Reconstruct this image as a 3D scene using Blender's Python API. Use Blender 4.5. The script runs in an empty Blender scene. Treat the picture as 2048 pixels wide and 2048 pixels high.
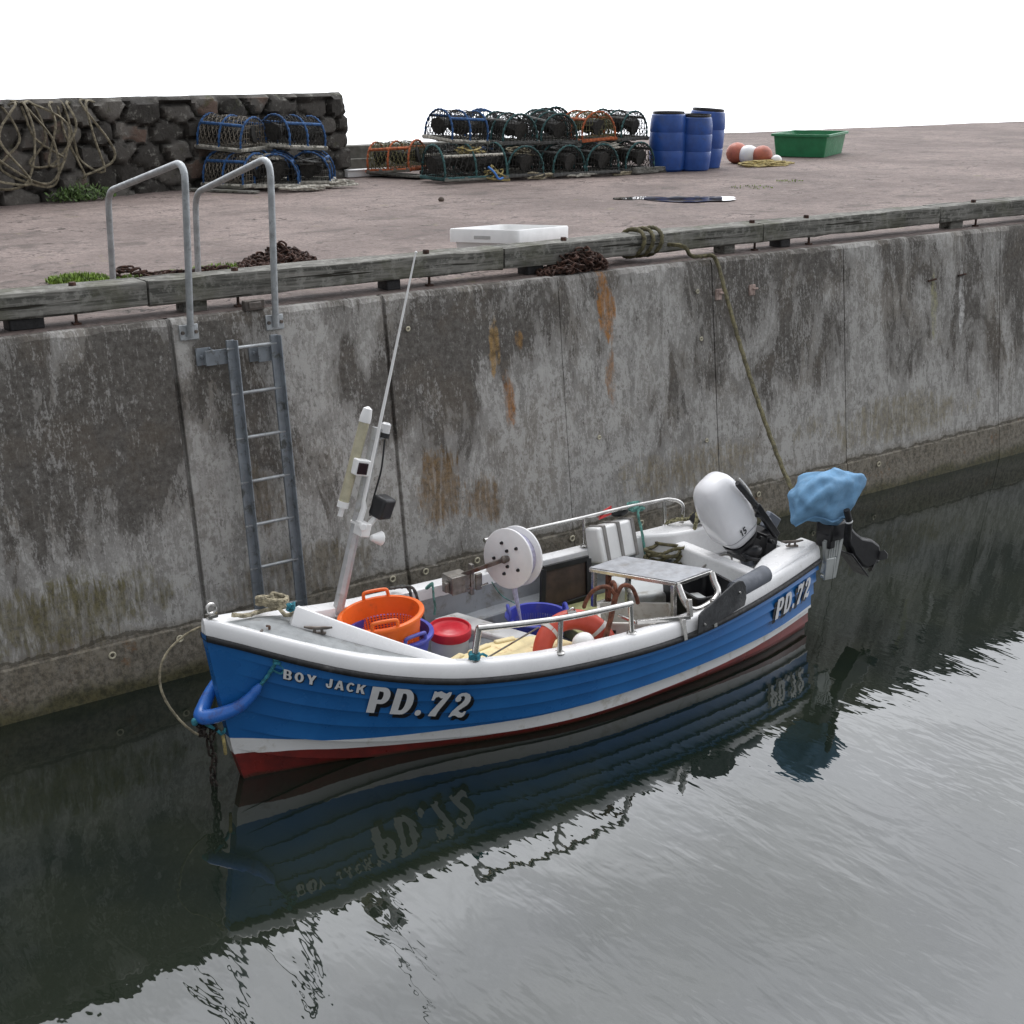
import bpy, bmesh, math, random
from mathutils import Vector, Matrix, Euler
random.seed(7)
C = bpy.data.collections.new('harbour'); bpy.context.scene.collection.children.link(C)
PI = math.pi; R = math.radians
# frames: world, the harbour wall (x along the quay, y back from its edge, z up) and the moored boat (x aft, y to the quay, z up)
FW = Matrix.Translation((-5.0760, 7.0102, 0)) @ Matrix.Rotation(R(35.9085), 4, 'Z')
FB = Matrix.Translation((-1.65484, 7.22833, 0)) @ Matrix.Rotation(R(36), 4, 'Z')
FI = Matrix.Identity(4)
QZ = 2.46

# ------------------------------------------------------------------ geometry helpers
def catmull(P, n=8, closed=False):
    P = [Vector(p) for p in P]; out = []; m = len(P)
    rng = range(m) if closed else range(m-1)
    for i in rng:
        if closed: a, b, c, d = P[(i-1) % m], P[i], P[(i+1) % m], P[(i+2) % m]
        else: a, b, c, d = P[max(i-1, 0)], P[i], P[i+1], P[min(i+2, m-1)]
        for k in range(n):
            t = k/n
            out.append(.5*((2*b)+(c-a)*t+(2*a-5*b+4*c-d)*t*t+(3*b-a-3*c+d)*t**3))
    if not closed: out.append(P[-1])
    return out

class G:
    def __init__(s): s.v = []; s.f = []
    def add(s, vs, fs):
        o = len(s.v); s.v += [tuple(v) for v in vs]; s.f += [tuple(i+o for i in f) for f in fs]; return s
    def box(s, c, size, rot=None):
        m = Matrix.Translation(c) @ (Euler(rot).to_matrix().to_4x4() if rot else FI)
        x, y, z = [k/2 for k in size]
        vs = [m @ Vector(p) for p in [(-x,-y,-z),(x,-y,-z),(x,y,-z),(-x,y,-z),(-x,-y,z),(x,-y,z),(x,y,z),(-x,y,z)]]
        return s.add(vs, [(0,3,2,1),(4,5,6,7),(0,1,5,4),(1,2,6,5),(2,3,7,6),(3,0,4,7)])
    def bar(s, a, b, w, h, up=(0,0,1)):
        a = Vector(a); b = Vector(b); d = (b-a).normalized(); u = Vector(up); sd = d.cross(u)
        if sd.length < 1e-4: sd = d.cross(Vector((1,0,0)))
        sd.normalize(); u = sd.cross(d); vs = []
        for p in (a, b):
            for i, j in ((-1,-1),(1,-1),(1,1),(-1,1)): vs.append(p+sd*i*w/2+u*j*h/2)
        return s.add(vs, [(0,1,2,3),(7,6,5,4),(0,4,5,1),(1,5,6,2),(2,6,7,3),(3,7,4,0)])
    def tube(s, P, r, n=8, closed=False, twist=0, caps=True, sq=1.0):
        P = [Vector(p) for p in P]; m = len(P); rr = r if isinstance(r, (list, tuple)) else [r]*m
        T = []
        for i in range(m):
            a = P[i-1] if (i or closed) else P[0]; b = P[(i+1) % m] if (i < m-1 or closed) else P[-1]
            t = b-a; T.append(t.normalized() if t.length > 1e-9 else Vector((0,0,1)))
        u = T[0].orthogonal().normalized(); vs = []; L = 0
        for i in range(m):
            u = (u-T[i]*u.dot(T[i])); u = u.normalized() if u.length > 1e-6 else T[i].orthogonal().normalized()
            w = T[i].cross(u)
            if i: L += (P[i]-P[i-1]).length
            for k in range(n):
                a = 2*PI*k/n; q = rr[i]
                if twist: q = rr[i]*(1+.2*math.cos(3*(a-twist*L)))
                vs.append(P[i]+(u*math.cos(a)+w*math.sin(a)*sq)*q)
        fs = []
        for i in range(m if closed else m-1):
            j = (i+1) % m
            for k in range(n): fs.append((i*n+k, i*n+(k+1) % n, j*n+(k+1) % n, j*n+k))
        if not closed and caps: fs += [tuple(range(n-1, -1, -1)), tuple((m-1)*n+k for k in range(n))]
        return s.add(vs, fs)
    def lathe(s, prof, n=32, m=None, arc=2*PI):
        m = m or FI; vs = []; full = abs(arc-2*PI) < 1e-6; k2 = n if full else n+1
        for r, z in prof:
            for k in range(k2): a = arc*k/n; vs.append(m @ Vector((r*math.cos(a), r*math.sin(a), z)))
        fs = []
        for i in range(len(prof)-1):
            for k in range(n): j = (k+1) % k2; fs.append((i*k2+k, i*k2+j, (i+1)*k2+j, (i+1)*k2+k))
        return s.add(vs, fs)
    def grid(s, rows, closed=False):
        n = len(rows[0]); vs = [p for r in rows for p in r]; fs = []
        for i in range(len(rows)-1):
            for k in range(n if closed else n-1): j = (k+1) % n; fs.append((i*n+k, i*n+j, (i+1)*n+j, (i+1)*n+k))
        return s.add(vs, fs)
    def prism(s, poly, z0, z1, m=None):
        m = m or FI; n = len(poly)
        vs = [m @ Vector((x, y, z0)) for x, y in poly]+[m @ Vector((x, y, z1)) for x, y in poly]
        return s.add(vs, [tuple(range(n-1,-1,-1)), tuple(range(n, 2*n))]+[(i, (i+1) % n, (i+1) % n+n, i+n) for i in range(n)])
    def ball(s, c, r, n=16, m=10, rot=None):
        r = r if isinstance(r, (tuple, list)) else (r, r, r); M = Euler(rot).to_matrix() if rot else Matrix.Identity(3)
        rows = []
        for i in range(m+1):
            t = PI*i/m; rows.append([Vector(c)+M @ Vector((r[0]*math.sin(t)*math.cos(2*PI*k/n), r[1]*math.sin(t)*math.sin(2*PI*k/n), -r[2]*math.cos(t))) for k in range(n)])
        return s.grid(rows, True)

def finish(me, smooth, ang):
    bm = bmesh.new(); bm.from_mesh(me)
    bmesh.ops.remove_doubles(bm, verts=bm.verts, dist=1e-5)
    bmesh.ops.recalc_face_normals(bm, faces=bm.faces)
    bm.to_mesh(me); bm.free()
    if smooth:
        me.polygons.foreach_set('use_smooth', [True]*len(me.polygons)); me.set_sharp_from_angle(angle=R(ang))

def obj(name, g, m, parent=None, frame=FI, at=(0,0,0), rot=None, bevel=0, smooth=True, ang=38, seg=2):
    """one mesh object; its vertices are given in the frame (or the parent's frame), its origin at `at`"""
    me = bpy.data.meshes.new(name)
    off = Vector(parent['_at']) if parent else Vector(at)
    if parent and rot is None and not parent.get('_local'): vs = [Vector(v)-off for v in g.v]
    elif parent: vs = g.v
    elif rot is not None: vs = g.v
    else: vs = [Vector(v)-off for v in g.v]
    me.from_pydata([tuple(v) for v in vs], [], g.f); finish(me, smooth, ang)
    o = bpy.data.objects.new(name, me); C.objects.link(o)
    for k in (m if isinstance(m, (list, tuple)) else [m]): me.materials.append(k)
    if parent: o.parent = parent; o['_at'] = tuple(off); o['_local'] = parent.get('_local', 0)
    else:
        o.matrix_world = frame @ Matrix.Translation(off) @ (Euler(rot).to_matrix().to_4x4() if rot is not None else FI)
        o['_at'] = tuple(off); o['_local'] = 0
    if bevel:
        b = o.modifiers.new('bevel', 'BEVEL'); b.width = bevel; b.segments = seg; b.limit_method = 'ANGLE'; b.angle_limit = R(35)
    return o

def tag(o, label, cat, group=None):
    o['label'] = label; o['category'] = cat
    if group: o['group'] = group
    return o
def thing(name, label, cat, frame=FI, at=(0,0,0), rot=None, group=None):
    o = bpy.data.objects.new(name, None); C.objects.link(o); o.empty_display_size = .1
    o.matrix_world = frame @ Matrix.Translation(at) @ (Euler(rot).to_matrix().to_4x4() if rot is not None else FI)
    o['_at'] = tuple(at); o['_local'] = 1 if rot is not None else 0
    return tag(o, label, cat, group)
def struct(o, kind='structure'): o['kind'] = kind; return o
def dup(root, mw, label=None, group=None):
    r = root.copy(); C.objects.link(r); r.matrix_world = mw
    if label: r['label'] = label
    if group: r['group'] = group
    for ch in list(root.children):
        c = ch.copy(); C.objects.link(c); c.parent = r
        for k in list(ch.children): d = k.copy(); C.objects.link(d); d.parent = c
    return r

# ------------------------------------------------------------------ materials
class NT:
    def __init__(s, name):
        s.m = bpy.data.materials.new(name); s.m.use_nodes = True; s.t = s.m.node_tree
        s.b = s.t.nodes['Principled BSDF']; s.co = s.t.nodes.new('ShaderNodeTexCoord').outputs['Object']
    def L(s, a, inp):
        if hasattr(a, 'is_linked'): s.t.links.new(a, inp)
        elif isinstance(a, (tuple, list)) and len(a) == 3 and inp.type == 'RGBA': inp.default_value = (*a, 1)
        else: inp.default_value = a
    def math(s, op, a, b=0., c=0.):
        n = s.t.nodes.new('ShaderNodeMath'); n.operation = op
        for i, x in enumerate((a, b, c)): s.L(x, n.inputs[i])
        return n.outputs[0]
    def scale(s, v, sc, loc=(0,0,0)):
        n = s.t.nodes.new('ShaderNodeMapping'); s.L(v, n.inputs[0]); n.inputs['Scale'].default_value = sc; n.inputs['Location'].default_value = loc
        return n.outputs[0]
    def noise(s, sc=5, det=5, ro=.55, v=None, dist=0):
        n = s.t.nodes.new('ShaderNodeTexNoise'); s.L(v or s.co, n.inputs['Vector'])
        n.inputs['Scale'].default_value = sc; n.inputs['Detail'].default_value = det; n.inputs['Roughness'].default_value = ro; n.inputs['Distortion'].default_value = dist
        return n.outputs[0]
    def vor(s, sc=5, v=None, feat='DISTANCE_TO_EDGE', rnd=1):
        n = s.t.nodes.new('ShaderNodeTexVoronoi'); n.feature = feat; s.L(v or s.co, n.inputs['Vector']); n.inputs['Scale'].default_value = sc; n.inputs['Randomness'].default_value = rnd
        return n.outputs[0]
    def mr(s, v, a, b, c=0., d=1.):
        n = s.t.nodes.new('ShaderNodeMapRange'); n.interpolation_type = 'SMOOTHSTEP'; s.L(v, n.inputs[0])
        for i, x in enumerate((a, b, c, d)): s.L(x, n.inputs[i+1])
        return n.outputs[0]
    def mix(s, f, a, b, mode='MIX'):
        n = s.t.nodes.new('ShaderNodeMix'); n.data_type = 'RGBA'; n.blend_type = mode
        s.L(f, n.inputs[0]); s.L(a, n.inputs[6]); s.L(b, n.inputs[7]); return n.outputs[2]
    def sep(s, v=None):
        n = s.t.nodes.new('ShaderNodeSeparateXYZ'); s.L(v or s.co, n.inputs[0]); return n.outputs
    def curve(s, v, pts, x0, x1):
        n = s.t.nodes.new('ShaderNodeFloatCurve'); c = n.mapping.curves[0]
        P = [((x-x0)/(x1-x0), y) for x, y in pts]
        c.points[0].location = P[0]; c.points[1].location = P[-1]
        for p in P[1:-1]: c.points.new(*p)
        n.mapping.update(); s.L(s.mr_lin(v, x0, x1), n.inputs['Value']); return n.outputs[0]
    def mr_lin(s, v, a, b):
        n = s.t.nodes.new('ShaderNodeMapRange'); s.L(v, n.inputs[0]); n.inputs[1].default_value = a; n.inputs[2].default_value = b; return n.outputs[0]
    def bump(s, h, st=.3, d=.01):
        n = s.t.nodes.new('ShaderNodeBump'); n.inputs['Strength'].default_value = st; n.inputs['Distance'].default_value = d
        s.L(h, n.inputs['Height']); s.t.links.new(n.outputs[0], s.b.inputs['Normal'])
    def out(s, col, rough=.5, metal=0., spec=None):
        s.L(col, s.b.inputs['Base Color']); s.L(rough, s.b.inputs['Roughness']); s.L(metal, s.b.inputs['Metallic'])
        if spec is not None: s.b.inputs['Specular IOR Level'].default_value = spec
        return s.m

def mk(name, c, rough=.5, metal=0., var=.12, vs=6, bump=0., bs=60, dirt=None, dsc=7, dth=(.52,.68)):
    n = NT(name); f = n.noise(vs, 6, .6)
    lo = tuple(max(0, k*(1-var*1.6)) for k in c); hi = tuple(min(1, k*(1+var)) for k in c)
    col = n.mix(n.mr(f, .3, .7), lo, hi)
    if dirt: col = n.mix(n.mr(n.noise(dsc, 8, .68, dist=.4), *dth), col, dirt)
    r = n.mr(n.noise(vs*3, 4), .3, .7, max(.03, rough*.8), min(1, rough*1.2))
    if bump: n.bump(n.noise(bs, 4), bump)
    return n.out(col, r, metal)

WHITE = mk('white_gelcoat', (.80,.80,.80), .28, var=.03, vs=3, dirt=(.50,.48,.43), dsc=8, dth=(.60,.84))
WPLAS = mk('white_plastic', (.78,.78,.77), .4, var=.04, dirt=(.50,.47,.42), dsc=14, dth=(.62,.85))
GREYD = mk('grey_deck_paint', (.255,.268,.272), .7, var=.12, vs=9, bump=.25, bs=240, dirt=(.18,.18,.175), dsc=8)
GREYL = mk('grey_liner_paint', (.27,.285,.30), .5, var=.08, vs=5, dirt=(.17,.165,.15), dsc=6)
PALEG = mk('pale_grey_paint', (.52,.54,.54), .5, var=.06, dirt=(.33,.32,.29), dsc=6)
BLACK = mk('black_rubber', (.016,.016,.017), .6, var=.3, vs=20, bump=.2, bs=50, dirt=(.075,.072,.068), dsc=10, dth=(.58,.74))
BLKP = mk('black_plastic', (.010,.010,.012), .42, var=.3)
GALV = mk('galvanised_steel', (.40,.42,.43), .48, .55, var=.14, vs=14, dirt=(.27,.28,.28), dsc=25)
LADST = mk('painted_ladder_steel', (.235,.26,.285), .5, .25, var=.14, vs=8, dirt=(.10,.105,.10), dsc=12)
STEEL = mk('stainless_steel', (.55,.54,.52), .24, 1., var=.12, vs=10, dirt=(.38,.31,.25), dsc=18, dth=(.66,.9))
STEELB = mk('brushed_steel', (.36,.37,.39), .5, .6, var=.10, vs=14, dirt=(.25,.24,.23), dsc=9, dth=(.5,.75))
CLSTEEL = mk('worn_clamp_steel', (.30,.285,.26), .45, .55, var=.25, vs=9, dirt=(.13,.075,.045), dsc=12)
DSTEEL = mk('dull_steel', (.16,.14,.125), .55, .6, var=.3, vs=10, dirt=(.12,.06,.03), dsc=12)
ALU = mk('aluminium_mast', (.50,.505,.51), .42, .45, var=.08, vs=9, dirt=(.38,.37,.34), dsc=9)
RUST = mk('rusty_iron', (.060,.028,.018), .85, .1, var=.5, vs=30, bump=.5, bs=90, dirt=(.030,.016,.012), dsc=20)
RUSTA = mk('red_rust', (.15,.055,.030), .8, .1, var=.4, vs=25, bump=.4, bs=90)
ORANGE = mk('orange_plastic', (.86,.155,.018), .42, var=.06, vs=5, dirt=(.62,.13,.03), dsc=8)
BLUEB = mk('violet_blue_plastic', (.060,.075,.42), .45, var=.12, dirt=(.10,.10,.33), dsc=9)
PURP = mk('faded_violet_plastic', (.14,.12,.42), .5, var=.2, vs=14)
RED = mk('red_lid_plastic', (.62,.028,.045), .35, var=.06)
LBUOY = mk('lifebuoy_red', (.47,.062,.035), .5, var=.12, vs=4, dirt=(.45,.055,.03), dsc=6)
TAPE = mk('pale_tape', (.55,.53,.50), .5, var=.1)
FENDER = mk('blue_fender', (.022,.130,.47), .3, var=.1, dirt=(.04,.09,.30), dsc=8)
YELLOW = mk('stained_yellow_foam', (.74,.63,.36), .7, var=.10, vs=7, bump=.2, bs=60, dirt=(.40,.17,.05), dsc=9, dth=(.55,.78))
MATGR = mk('khaki_floor_mat', (.36,.36,.17), .8, var=.15, vs=20, bump=.3, bs=160, dirt=(.26,.25,.13), dsc=9)
BROWN = mk('dark_brown_hatch', (.055,.034,.024), .5, var=.3, vs=7, dirt=(.025,.02,.017), dsc=6)
FLANGE = mk('white_reel_plastic', (.74,.735,.74), .5, var=.04, dirt=(.56,.53,.50), dsc=10, dth=(.6,.85))
MONO = mk('lilac_line', (.46,.45,.58), .5, var=.15, vs=40, bump=.4, bs=160)
COWLW = mk('white_engine_paint', (.80,.80,.82), .16, var=.02)
GREYP = mk('blue_grey_engine_paint', (.17,.185,.215), .4, var=.1)
COVER = mk('blue_canvas', (.145,.30,.48), .85, var=.14, vs=6, bump=.3, bs=200, dirt=(.10,.215,.36), dsc=5)
NETBR = mk('grey_alloy_bracket', (.42,.44,.43), .5, .4, var=.12)
ROLL = mk('grey_foam_sleeve', (.105,.115,.135), .6, var=.15, vs=9)
MAT = mk('black_rubber_panel', (.045,.047,.050), .75, var=.25, vs=9, bump=.3, bs=60, dirt=(.09,.09,.09), dsc=8)
STRAP = mk('grey_strap', (.22,.21,.20), .7, var=.1)
REDC = mk('red_cloth', (.65,.06,.06), .7, var=.1)
TUBEY = mk('yellowed_reflector_tube', (.44,.41,.29), .4, var=.1, vs=20)
RINGM = mk('pale_plastic_ring', (.55,.51,.38), .6, var=.15)
DRUMB = mk('blue_drum_plastic', (.020,.078,.31), .4, var=.12, dirt=(.03,.07,.22), dsc=5)
BUOYO = mk('faded_orange_buoy', (.43,.125,.075), .5, var=.15, dirt=(.28,.09,.06), dsc=8)
GREENP = mk('green_plastic', (.02,.19,.075), .5, var=.1)
CREAM = mk('dirty_white_crate', (.60,.58,.53), .5, var=.08, dirt=(.34,.29,.23), dsc=18, dth=(.5,.75))
LEAF = mk('weed_leaf', (.075,.13,.030), .7, var=.5, vs=20)
GRASS = mk('grass_blade', (.16,.25,.030), .7, var=.5, vs=14)
ROPD = None
def rope(name, c, var=.35): return mk(name, c, .9, var=var, vs=26, bump=.5, bs=220)
ROPB = rope('beige_rope', (.33,.29,.20)); ROPD = rope('grimy_beige_rope', (.20,.175,.12)); ROPO = rope('olive_rope', (.10,.088,.042)); ROPG = rope('sea_green_rope', (.12,.30,.26))
ROPT = rope('teal_rope', (.035,.21,.27)); ROPW = rope('bleached_rope', (.46,.44,.38)); ROPK = rope('dark_grey_rope', (.09,.09,.085))
ROPOR = rope('orange_twine', (.45,.12,.045)); ROPBL = rope('blue_twine', (.025,.085,.22)); ROPTL = rope('dark_teal_twine', (.035,.10,.10)); ROPY = rope('straw_rope', (.42,.34,.14))
NETK = mk('black_netting', (.022,.021,.018), .9, var=.4, vs=30); NETB = mk('brown_netting', (.17,.15,.12), .9, var=.4, vs=30); NETG = mk('olive_netting', (.14,.13,.06), .9, var=.4, vs=30)
LETW = mk('white_lettering', (.74,.75,.76), .45, var=.05, dirt=(.5,.52,.55), dsc=14, dth=(.6,.85)); LETK = mk('black_lettering', (.006,.007,.010), .45, var=.2)
PRINT = mk('red_print', (.55,.22,.22), .5, var=.2, vs=40)

def wall_mat():
    n = NT('stained_concrete'); x, y, z = n.sep()
    big = n.noise(1, 6, .62, n.scale(n.co, (1.5,1,.9)), .8)
    st = n.noise(1, 8, .70, n.scale(n.co, (6.5,2,2.0)), .8)
    st2 = n.noise(1, 6, .72, n.scale(n.co, (26,3,4.5)), .4)
    sp = n.noise(24, 9, .78); sp2 = n.noise(1, 5, .72, n.scale(n.co, (75,4,34))); pit = n.vor(30, feat='F1')
    v = n.math('MULTIPLY', big, .95)
    for t_, k_ in ((st, .62), (st2, .30), (sp, .34)): v = n.math('ADD', v, n.math('MULTIPLY', t_, k_))
    v = n.math('ADD', v, n.mr(z, .6, 1.5, -.10, .085))                   # the crust grows downwards from the coping
    def bias(s0, z0, ws, wz, amp):
        nonlocal v
        dx = n.math('DIVIDE', n.math('SUBTRACT', x, s0), ws); dz = n.math('DIVIDE', n.math('SUBTRACT', z, z0), wz)
        e = n.math('EXPONENT', n.math('MULTIPLY', n.math('ADD', n.math('MULTIPLY', dx, dx), n.math('MULTIPLY', dz, dz)), -1.))
        v = n.math('ADD', v, n.math('MULTIPLY', e, amp))
    for b_ in ((2.5,1.9,.5,.5,.12),(3.05,1.95,.32,.5,.17),(2.6,1.2,1.2,.45,.07),(3.85,1.9,.30,.55,.17),(4.82,1.8,.22,.25,.14),(5.38,1.85,.28,.32,.17),(6.2,2.2,.4,.25,.08),(8.75,2.15,.4,.3,.15),(9.5,1.65,.5,.45,.14),(11.7,2.1,.7,.3,.08),
               (2.75,2.38,.16,.2,-.16),(3.48,2.1,.07,.7,-.22),(3.6,1.45,.25,.25,-.14),(4.45,2.1,.22,.5,-.20),(2.75,1.45,.35,.25,-.13),(4.65,1.25,.35,.4,-.12),(5.9,1.5,.5,.4,-.10),(6.9,1.4,.5,.5,-.12),(7.8,1.8,.5,.7,-.13),(10.6,1.7,.5,.6,-.13),(9.6,.85,.8,.35,-.10)): bias(*b_)
    base = n.mix(n.mr(n.math('ADD', n.math('MULTIPLY', sp, .4), n.math('MULTIPLY', n.noise(1, 7, .68, n.scale(n.co, (5,1,2.6))), .6)), .36, .62), (.170,.160,.146), (.275,.264,.246))
    base = n.mix(n.math('MULTIPLY', n.mr(n.noise(1.3, 5, .65), .48, .66), .6), base, (.185,.162,.132))
    fl1 = n.math('ADD', n.math('MULTIPLY', st2, .6), n.math('MULTIPLY', sp2, .5)); fl1 = n.math('ADD', fl1, n.math('MULTIPLY', sp, .3))
    pale = n.math('MULTIPLY', n.mr(fl1, .70, .765), n.mr(n.math('ADD', n.math('MULTIPLY', n.noise(1, 5, .65, n.scale(n.co, (1.9,1,1.2), (3.3,0,1.7)), .6), 1.), n.math('MULTIPLY', st, .35)), .56, .74))
    pale2 = n.mr(n.math('SUBTRACT', 1.14, v), -.02, .10)
    col = n.mix(n.math('MULTIPLY', pale2, n.mr(n.math('ADD', n.math('MULTIPLY', n.noise(1, 9, .76, n.scale(n.co, (12,3,6.5), (2,0,5)), .5), .75), n.math('MULTIPLY', sp, .25)), .475, .545, .2, .78)), base, (.47,.46,.435))
    col = n.mix(n.math('MULTIPLY', pale, .6), col, (.50,.485,.46))
    dark = n.mr(v, 1.175, 1.23)
    dk = n.mix(n.mr(sp, .36, .64), (.060,.053,.046), (.125,.115,.102)); dk = n.mix(n.mr(n.noise(2.1, 5, .65), .5, .62), dk, n.mix(.3, dk, (.125,.098,.070)))
    col = n.mix(n.math('MULTIPLY', dark, .86), col, dk)
    fl = n.mr(n.math('ADD', fl1, n.math('MULTIPLY', n.math('SUBTRACT', big, .5), -.35)), .725, .79)
    col = n.mix(n.math('MULTIPLY', fl, .6), col, (.38,.37,.35))
    pk = n.mr(n.math('ADD', n.math('MULTIPLY', sp2, .7), n.math('MULTIPLY', sp, .4)), .455, .42); col = n.mix(n.math('MULTIPLY', pk, .75), col, (.055,.05,.044))
    # rust runs and brown seepage
    def blob(s0, z0, ws, wz, th, c, k=1.):
        nonlocal col
        wob = n.math('MULTIPLY', n.math('SUBTRACT', n.noise(2.2, 4, .6), .5), ws*2.2)
        dx = n.math('DIVIDE', n.math('SUBTRACT', n.math('ADD', x, wob), s0), ws); dz = n.math('DIVIDE', n.math('SUBTRACT', z, z0), wz)
        r = n.math('ADD', n.math('MULTIPLY', dx, dx), n.math('MULTIPLY', dz, dz))
        f = n.math('SUBTRACT', n.math('ADD', n.math('MULTIPLY', st2, .9), n.math('MULTIPLY', sp, .6)), n.math('MULTIPLY', r, .5))
        col = n.mix(n.math('MULTIPLY', n.mr(f, th, th+.30), n.math('MULTIPLY', n.mr(st2, .35, .6, .45, 1.), k)), col, n.mix(n.mr(sp, .38, .6), tuple(q_*.55 for q_ in c), tuple(min(1, q_*1.25) for q_ in c)))
    blob(7.20, 2.18, .11, .40, .35, (.30,.13,.028), .9); blob(7.22, 1.6, .08, .35, .45, (.24,.11,.03), .7)
    blob(6.05, 1.95, .07, .28, .38, (.30,.18,.055), .8); blob(6.17, 1.55, .07, .30, .35, (.27,.12,.035), .9)
    blob(6.3, 2.0, .06, .10, .4, (.28,.15,.04), .7)
    blob(5.45, .95, .30, .36, .30, (.155,.093,.035), .85); blob(5.85, .78, .22, .26, .36, (.15,.09,.035), .8)
    blob(3.95, 1.15, .22, .35, .35, (.10,.075,.045), .8); blob(8.1, .65, 1.2, .3, .48, (.17,.13,.06), .6)
    blob(2.5, .75, .5, .25, .48, (.125,.115,.05), .7); blob(10.9, .7, 1.6, .35, .45, (.16,.13,.06), .6)
    blob(2.4, .62, .9, .30, .34, (.115,.100,.048), .8); blob(4.3, .55, .7, .25, .36, (.12,.095,.055), .7); blob(11.5, 1.75, .07, .5, .45, (.27,.26,.15), .8); blob(11.95, 1.75, .07, .5, .4, (.52,.51,.49), .85)
    # tide zone
    zz = n.math('ADD', z, n.math('MULTIPLY', n.math('SUBTRACT', n.noise(2.0, 6, .65), .5), .26))
    tide = n.mr(zz, .46, .33)
    col = n.mix(n.math('MULTIPLY', tide, .80), col, n.mix(n.mr(sp, .38, .62), (.060,.050,.032), (.20,.172,.125)))
    col = n.mix(n.math('MULTIPLY', tide, n.mr(n.noise(3.4, 6, .7), .58, .68, 0, .8)), col, (.19,.095,.04))
    line = n.math('COMPARE', zz, .37, .012); col = n.mix(n.math('MULTIPLY', line, .55), col, (.045,.038,.025))
    alg = n.mr(zz, .15, .03); col = n.mix(n.math('MULTIPLY', alg, .85), col, n.mix(n.mr(sp, .4, .6), (.030,.030,.012), (.075,.070,.025)))
    h = n.math('ADD', n.math('MULTIPLY', sp, .6), n.math('MULTIPLY', n.mr(pit, 0, .10), .08)); n.bump(h, .55, .02)
    col = n.mix(n.math('MULTIPLY', n.mr(pit, .07, .04), n.mr(n.noise(4, 2), .58, .68)), col, (.05,.045,.04))
    return n.out(col, n.mr(zz, .05, .3, .55, .92), 0, .3)
WALL = wall_mat()

def deck_mat(name, tint=1.):
    n = NT(name)
    a = n.noise(.55, 6, .62); b = n.noise(4.5, 8, .7); c = n.noise(34, 6, .7)
    col = n.mix(n.mr(a, .34, .68), (.155,.119,.107), (.280,.222,.200))
    col = n.mix(n.math('MULTIPLY', n.mr(b, .54, .70), .6), col, (.325,.268,.240))
    col = n.mix(n.math('MULTIPLY', n.mr(n.noise(1.7, 8, .72, n.scale(n.co, (.8,1.3,1), (9,2,0)), .5), .52, .66), .8), col, (.090,.072,.063))
    col = n.mix(n.mr(c, .38, .60, .6, 0), col, (.10,.08,.07))
    v = n.scale(n.co, (1,1.6,1)); wv = n.t.nodes.new('ShaderNodeVectorMath'); wv.operation = 'ADD'
    nz = n.t.nodes.new('ShaderNodeTexNoise'); nz.inputs['Scale'].default_value = 2.4; nz.inputs['Detail'].default_value = 6; n.L(n.co, nz.inputs['Vector'])
    n.L(v, wv.inputs[0]); n.L(nz.outputs['Color'], wv.inputs[1])
    col = n.mix(n.math('MULTIPLY', n.mr(n.noise(1, 8, .78, n.scale(n.co, (4,4,1), (7,7,0)), 1.2), .52, .62), .7), col, (.080,.067,.06)); cr = n.vor(.95, wv.outputs[0]); crm = n.math('MULTIPLY', n.mr(cr, .012, .003), n.mr(n.noise(1.1, 3), .55, .62))
    col = n.mix(n.math('MULTIPLY', crm, .85), col, (.055,.045,.04))
    ho = n.mr(n.noise(5.5, 7, .75, n.scale(n.co, (1,1,1), (4,4,0))), .625, .675); col = n.mix(n.math('MULTIPLY', ho, .8), col, (.07,.055,.05))
    moss = n.math('MULTIPLY', n.mr(n.noise(2.6, 6, .7, n.scale(n.co, (1,1,1), (1,7,0))), .63, .70), .5); col = n.mix(moss, col, (.22,.20,.10))
    h = n.math('SUBTRACT', n.math('ADD', n.math('MULTIPLY', b, .7), n.math('MULTIPLY', c, .2)), n.math('ADD', crm, n.math('MULTIPLY', ho, .6))); n.bump(h, .9, .045)
    return n.out(col, .85, 0, .3)
DECK = deck_mat('pink_worn_concrete')

def timber():
    n = NT('weathered_timber'); x, y, z = n.sep()
    gr = n.noise(1, 7, .7, n.scale(n.co, (1.6,34,34)), .6); sp = n.noise(14, 7, .72)
    col = n.mix(n.mr(gr, .34, .66), (.066,.066,.058), (.225,.218,.196))
    col = n.mix(n.math('MULTIPLY', n.mr(sp, .48, .62), .7), col, (.27,.265,.24))
    col = n.mix(n.math('MULTIPLY', n.mr(n.noise(2.3, 5, .65), .52, .66), .45), col, (.085,.086,.052))
    ck = n.mr(n.noise(1, 3, .5, n.scale(n.co, (.9,26,26), (3,0,0))), .63, .66); col = n.mix(ck, col, (.03,.028,.022))
    n.bump(n.math('SUBTRACT', gr, ck), .7, .015)
    return n.out(col, .9, 0, .2)
TIMBER = timber()

def stone_mat():
    n = NT('dark_rubble_stone'); a = n.t.nodes.new('ShaderNodeAttribute'); a.attribute_name = 'stone_tone'; tn = a.outputs['Fac']; sp = n.noise(9, 9, .72); hu = n.noise(1.3, 3)
    col = n.mix(n.mr(tn, .05, .95), (.040,.037,.033), (.125,.116,.104)); col = n.mix(n.math('MULTIPLY', n.mr(tn, .70, .74), n.mr(hu, .5, .6, 0, .7)), col, (.125,.075,.055))
    col = n.mix(n.math('MULTIPLY', n.mr(sp, .54, .68), .7), col, (.26,.255,.225)); col = n.mix(n.mr(sp, .45, .34, 0, .7), col, (.022,.022,.018))
    col = n.mix(n.mr(n.noise(3.1, 6, .7), .58, .68, 0, .6), col, (.065,.070,.030)); n.bump(sp, .8, .04)
    return n.out(col, .92, 0, .2)
STONE = stone_mat()

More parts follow.
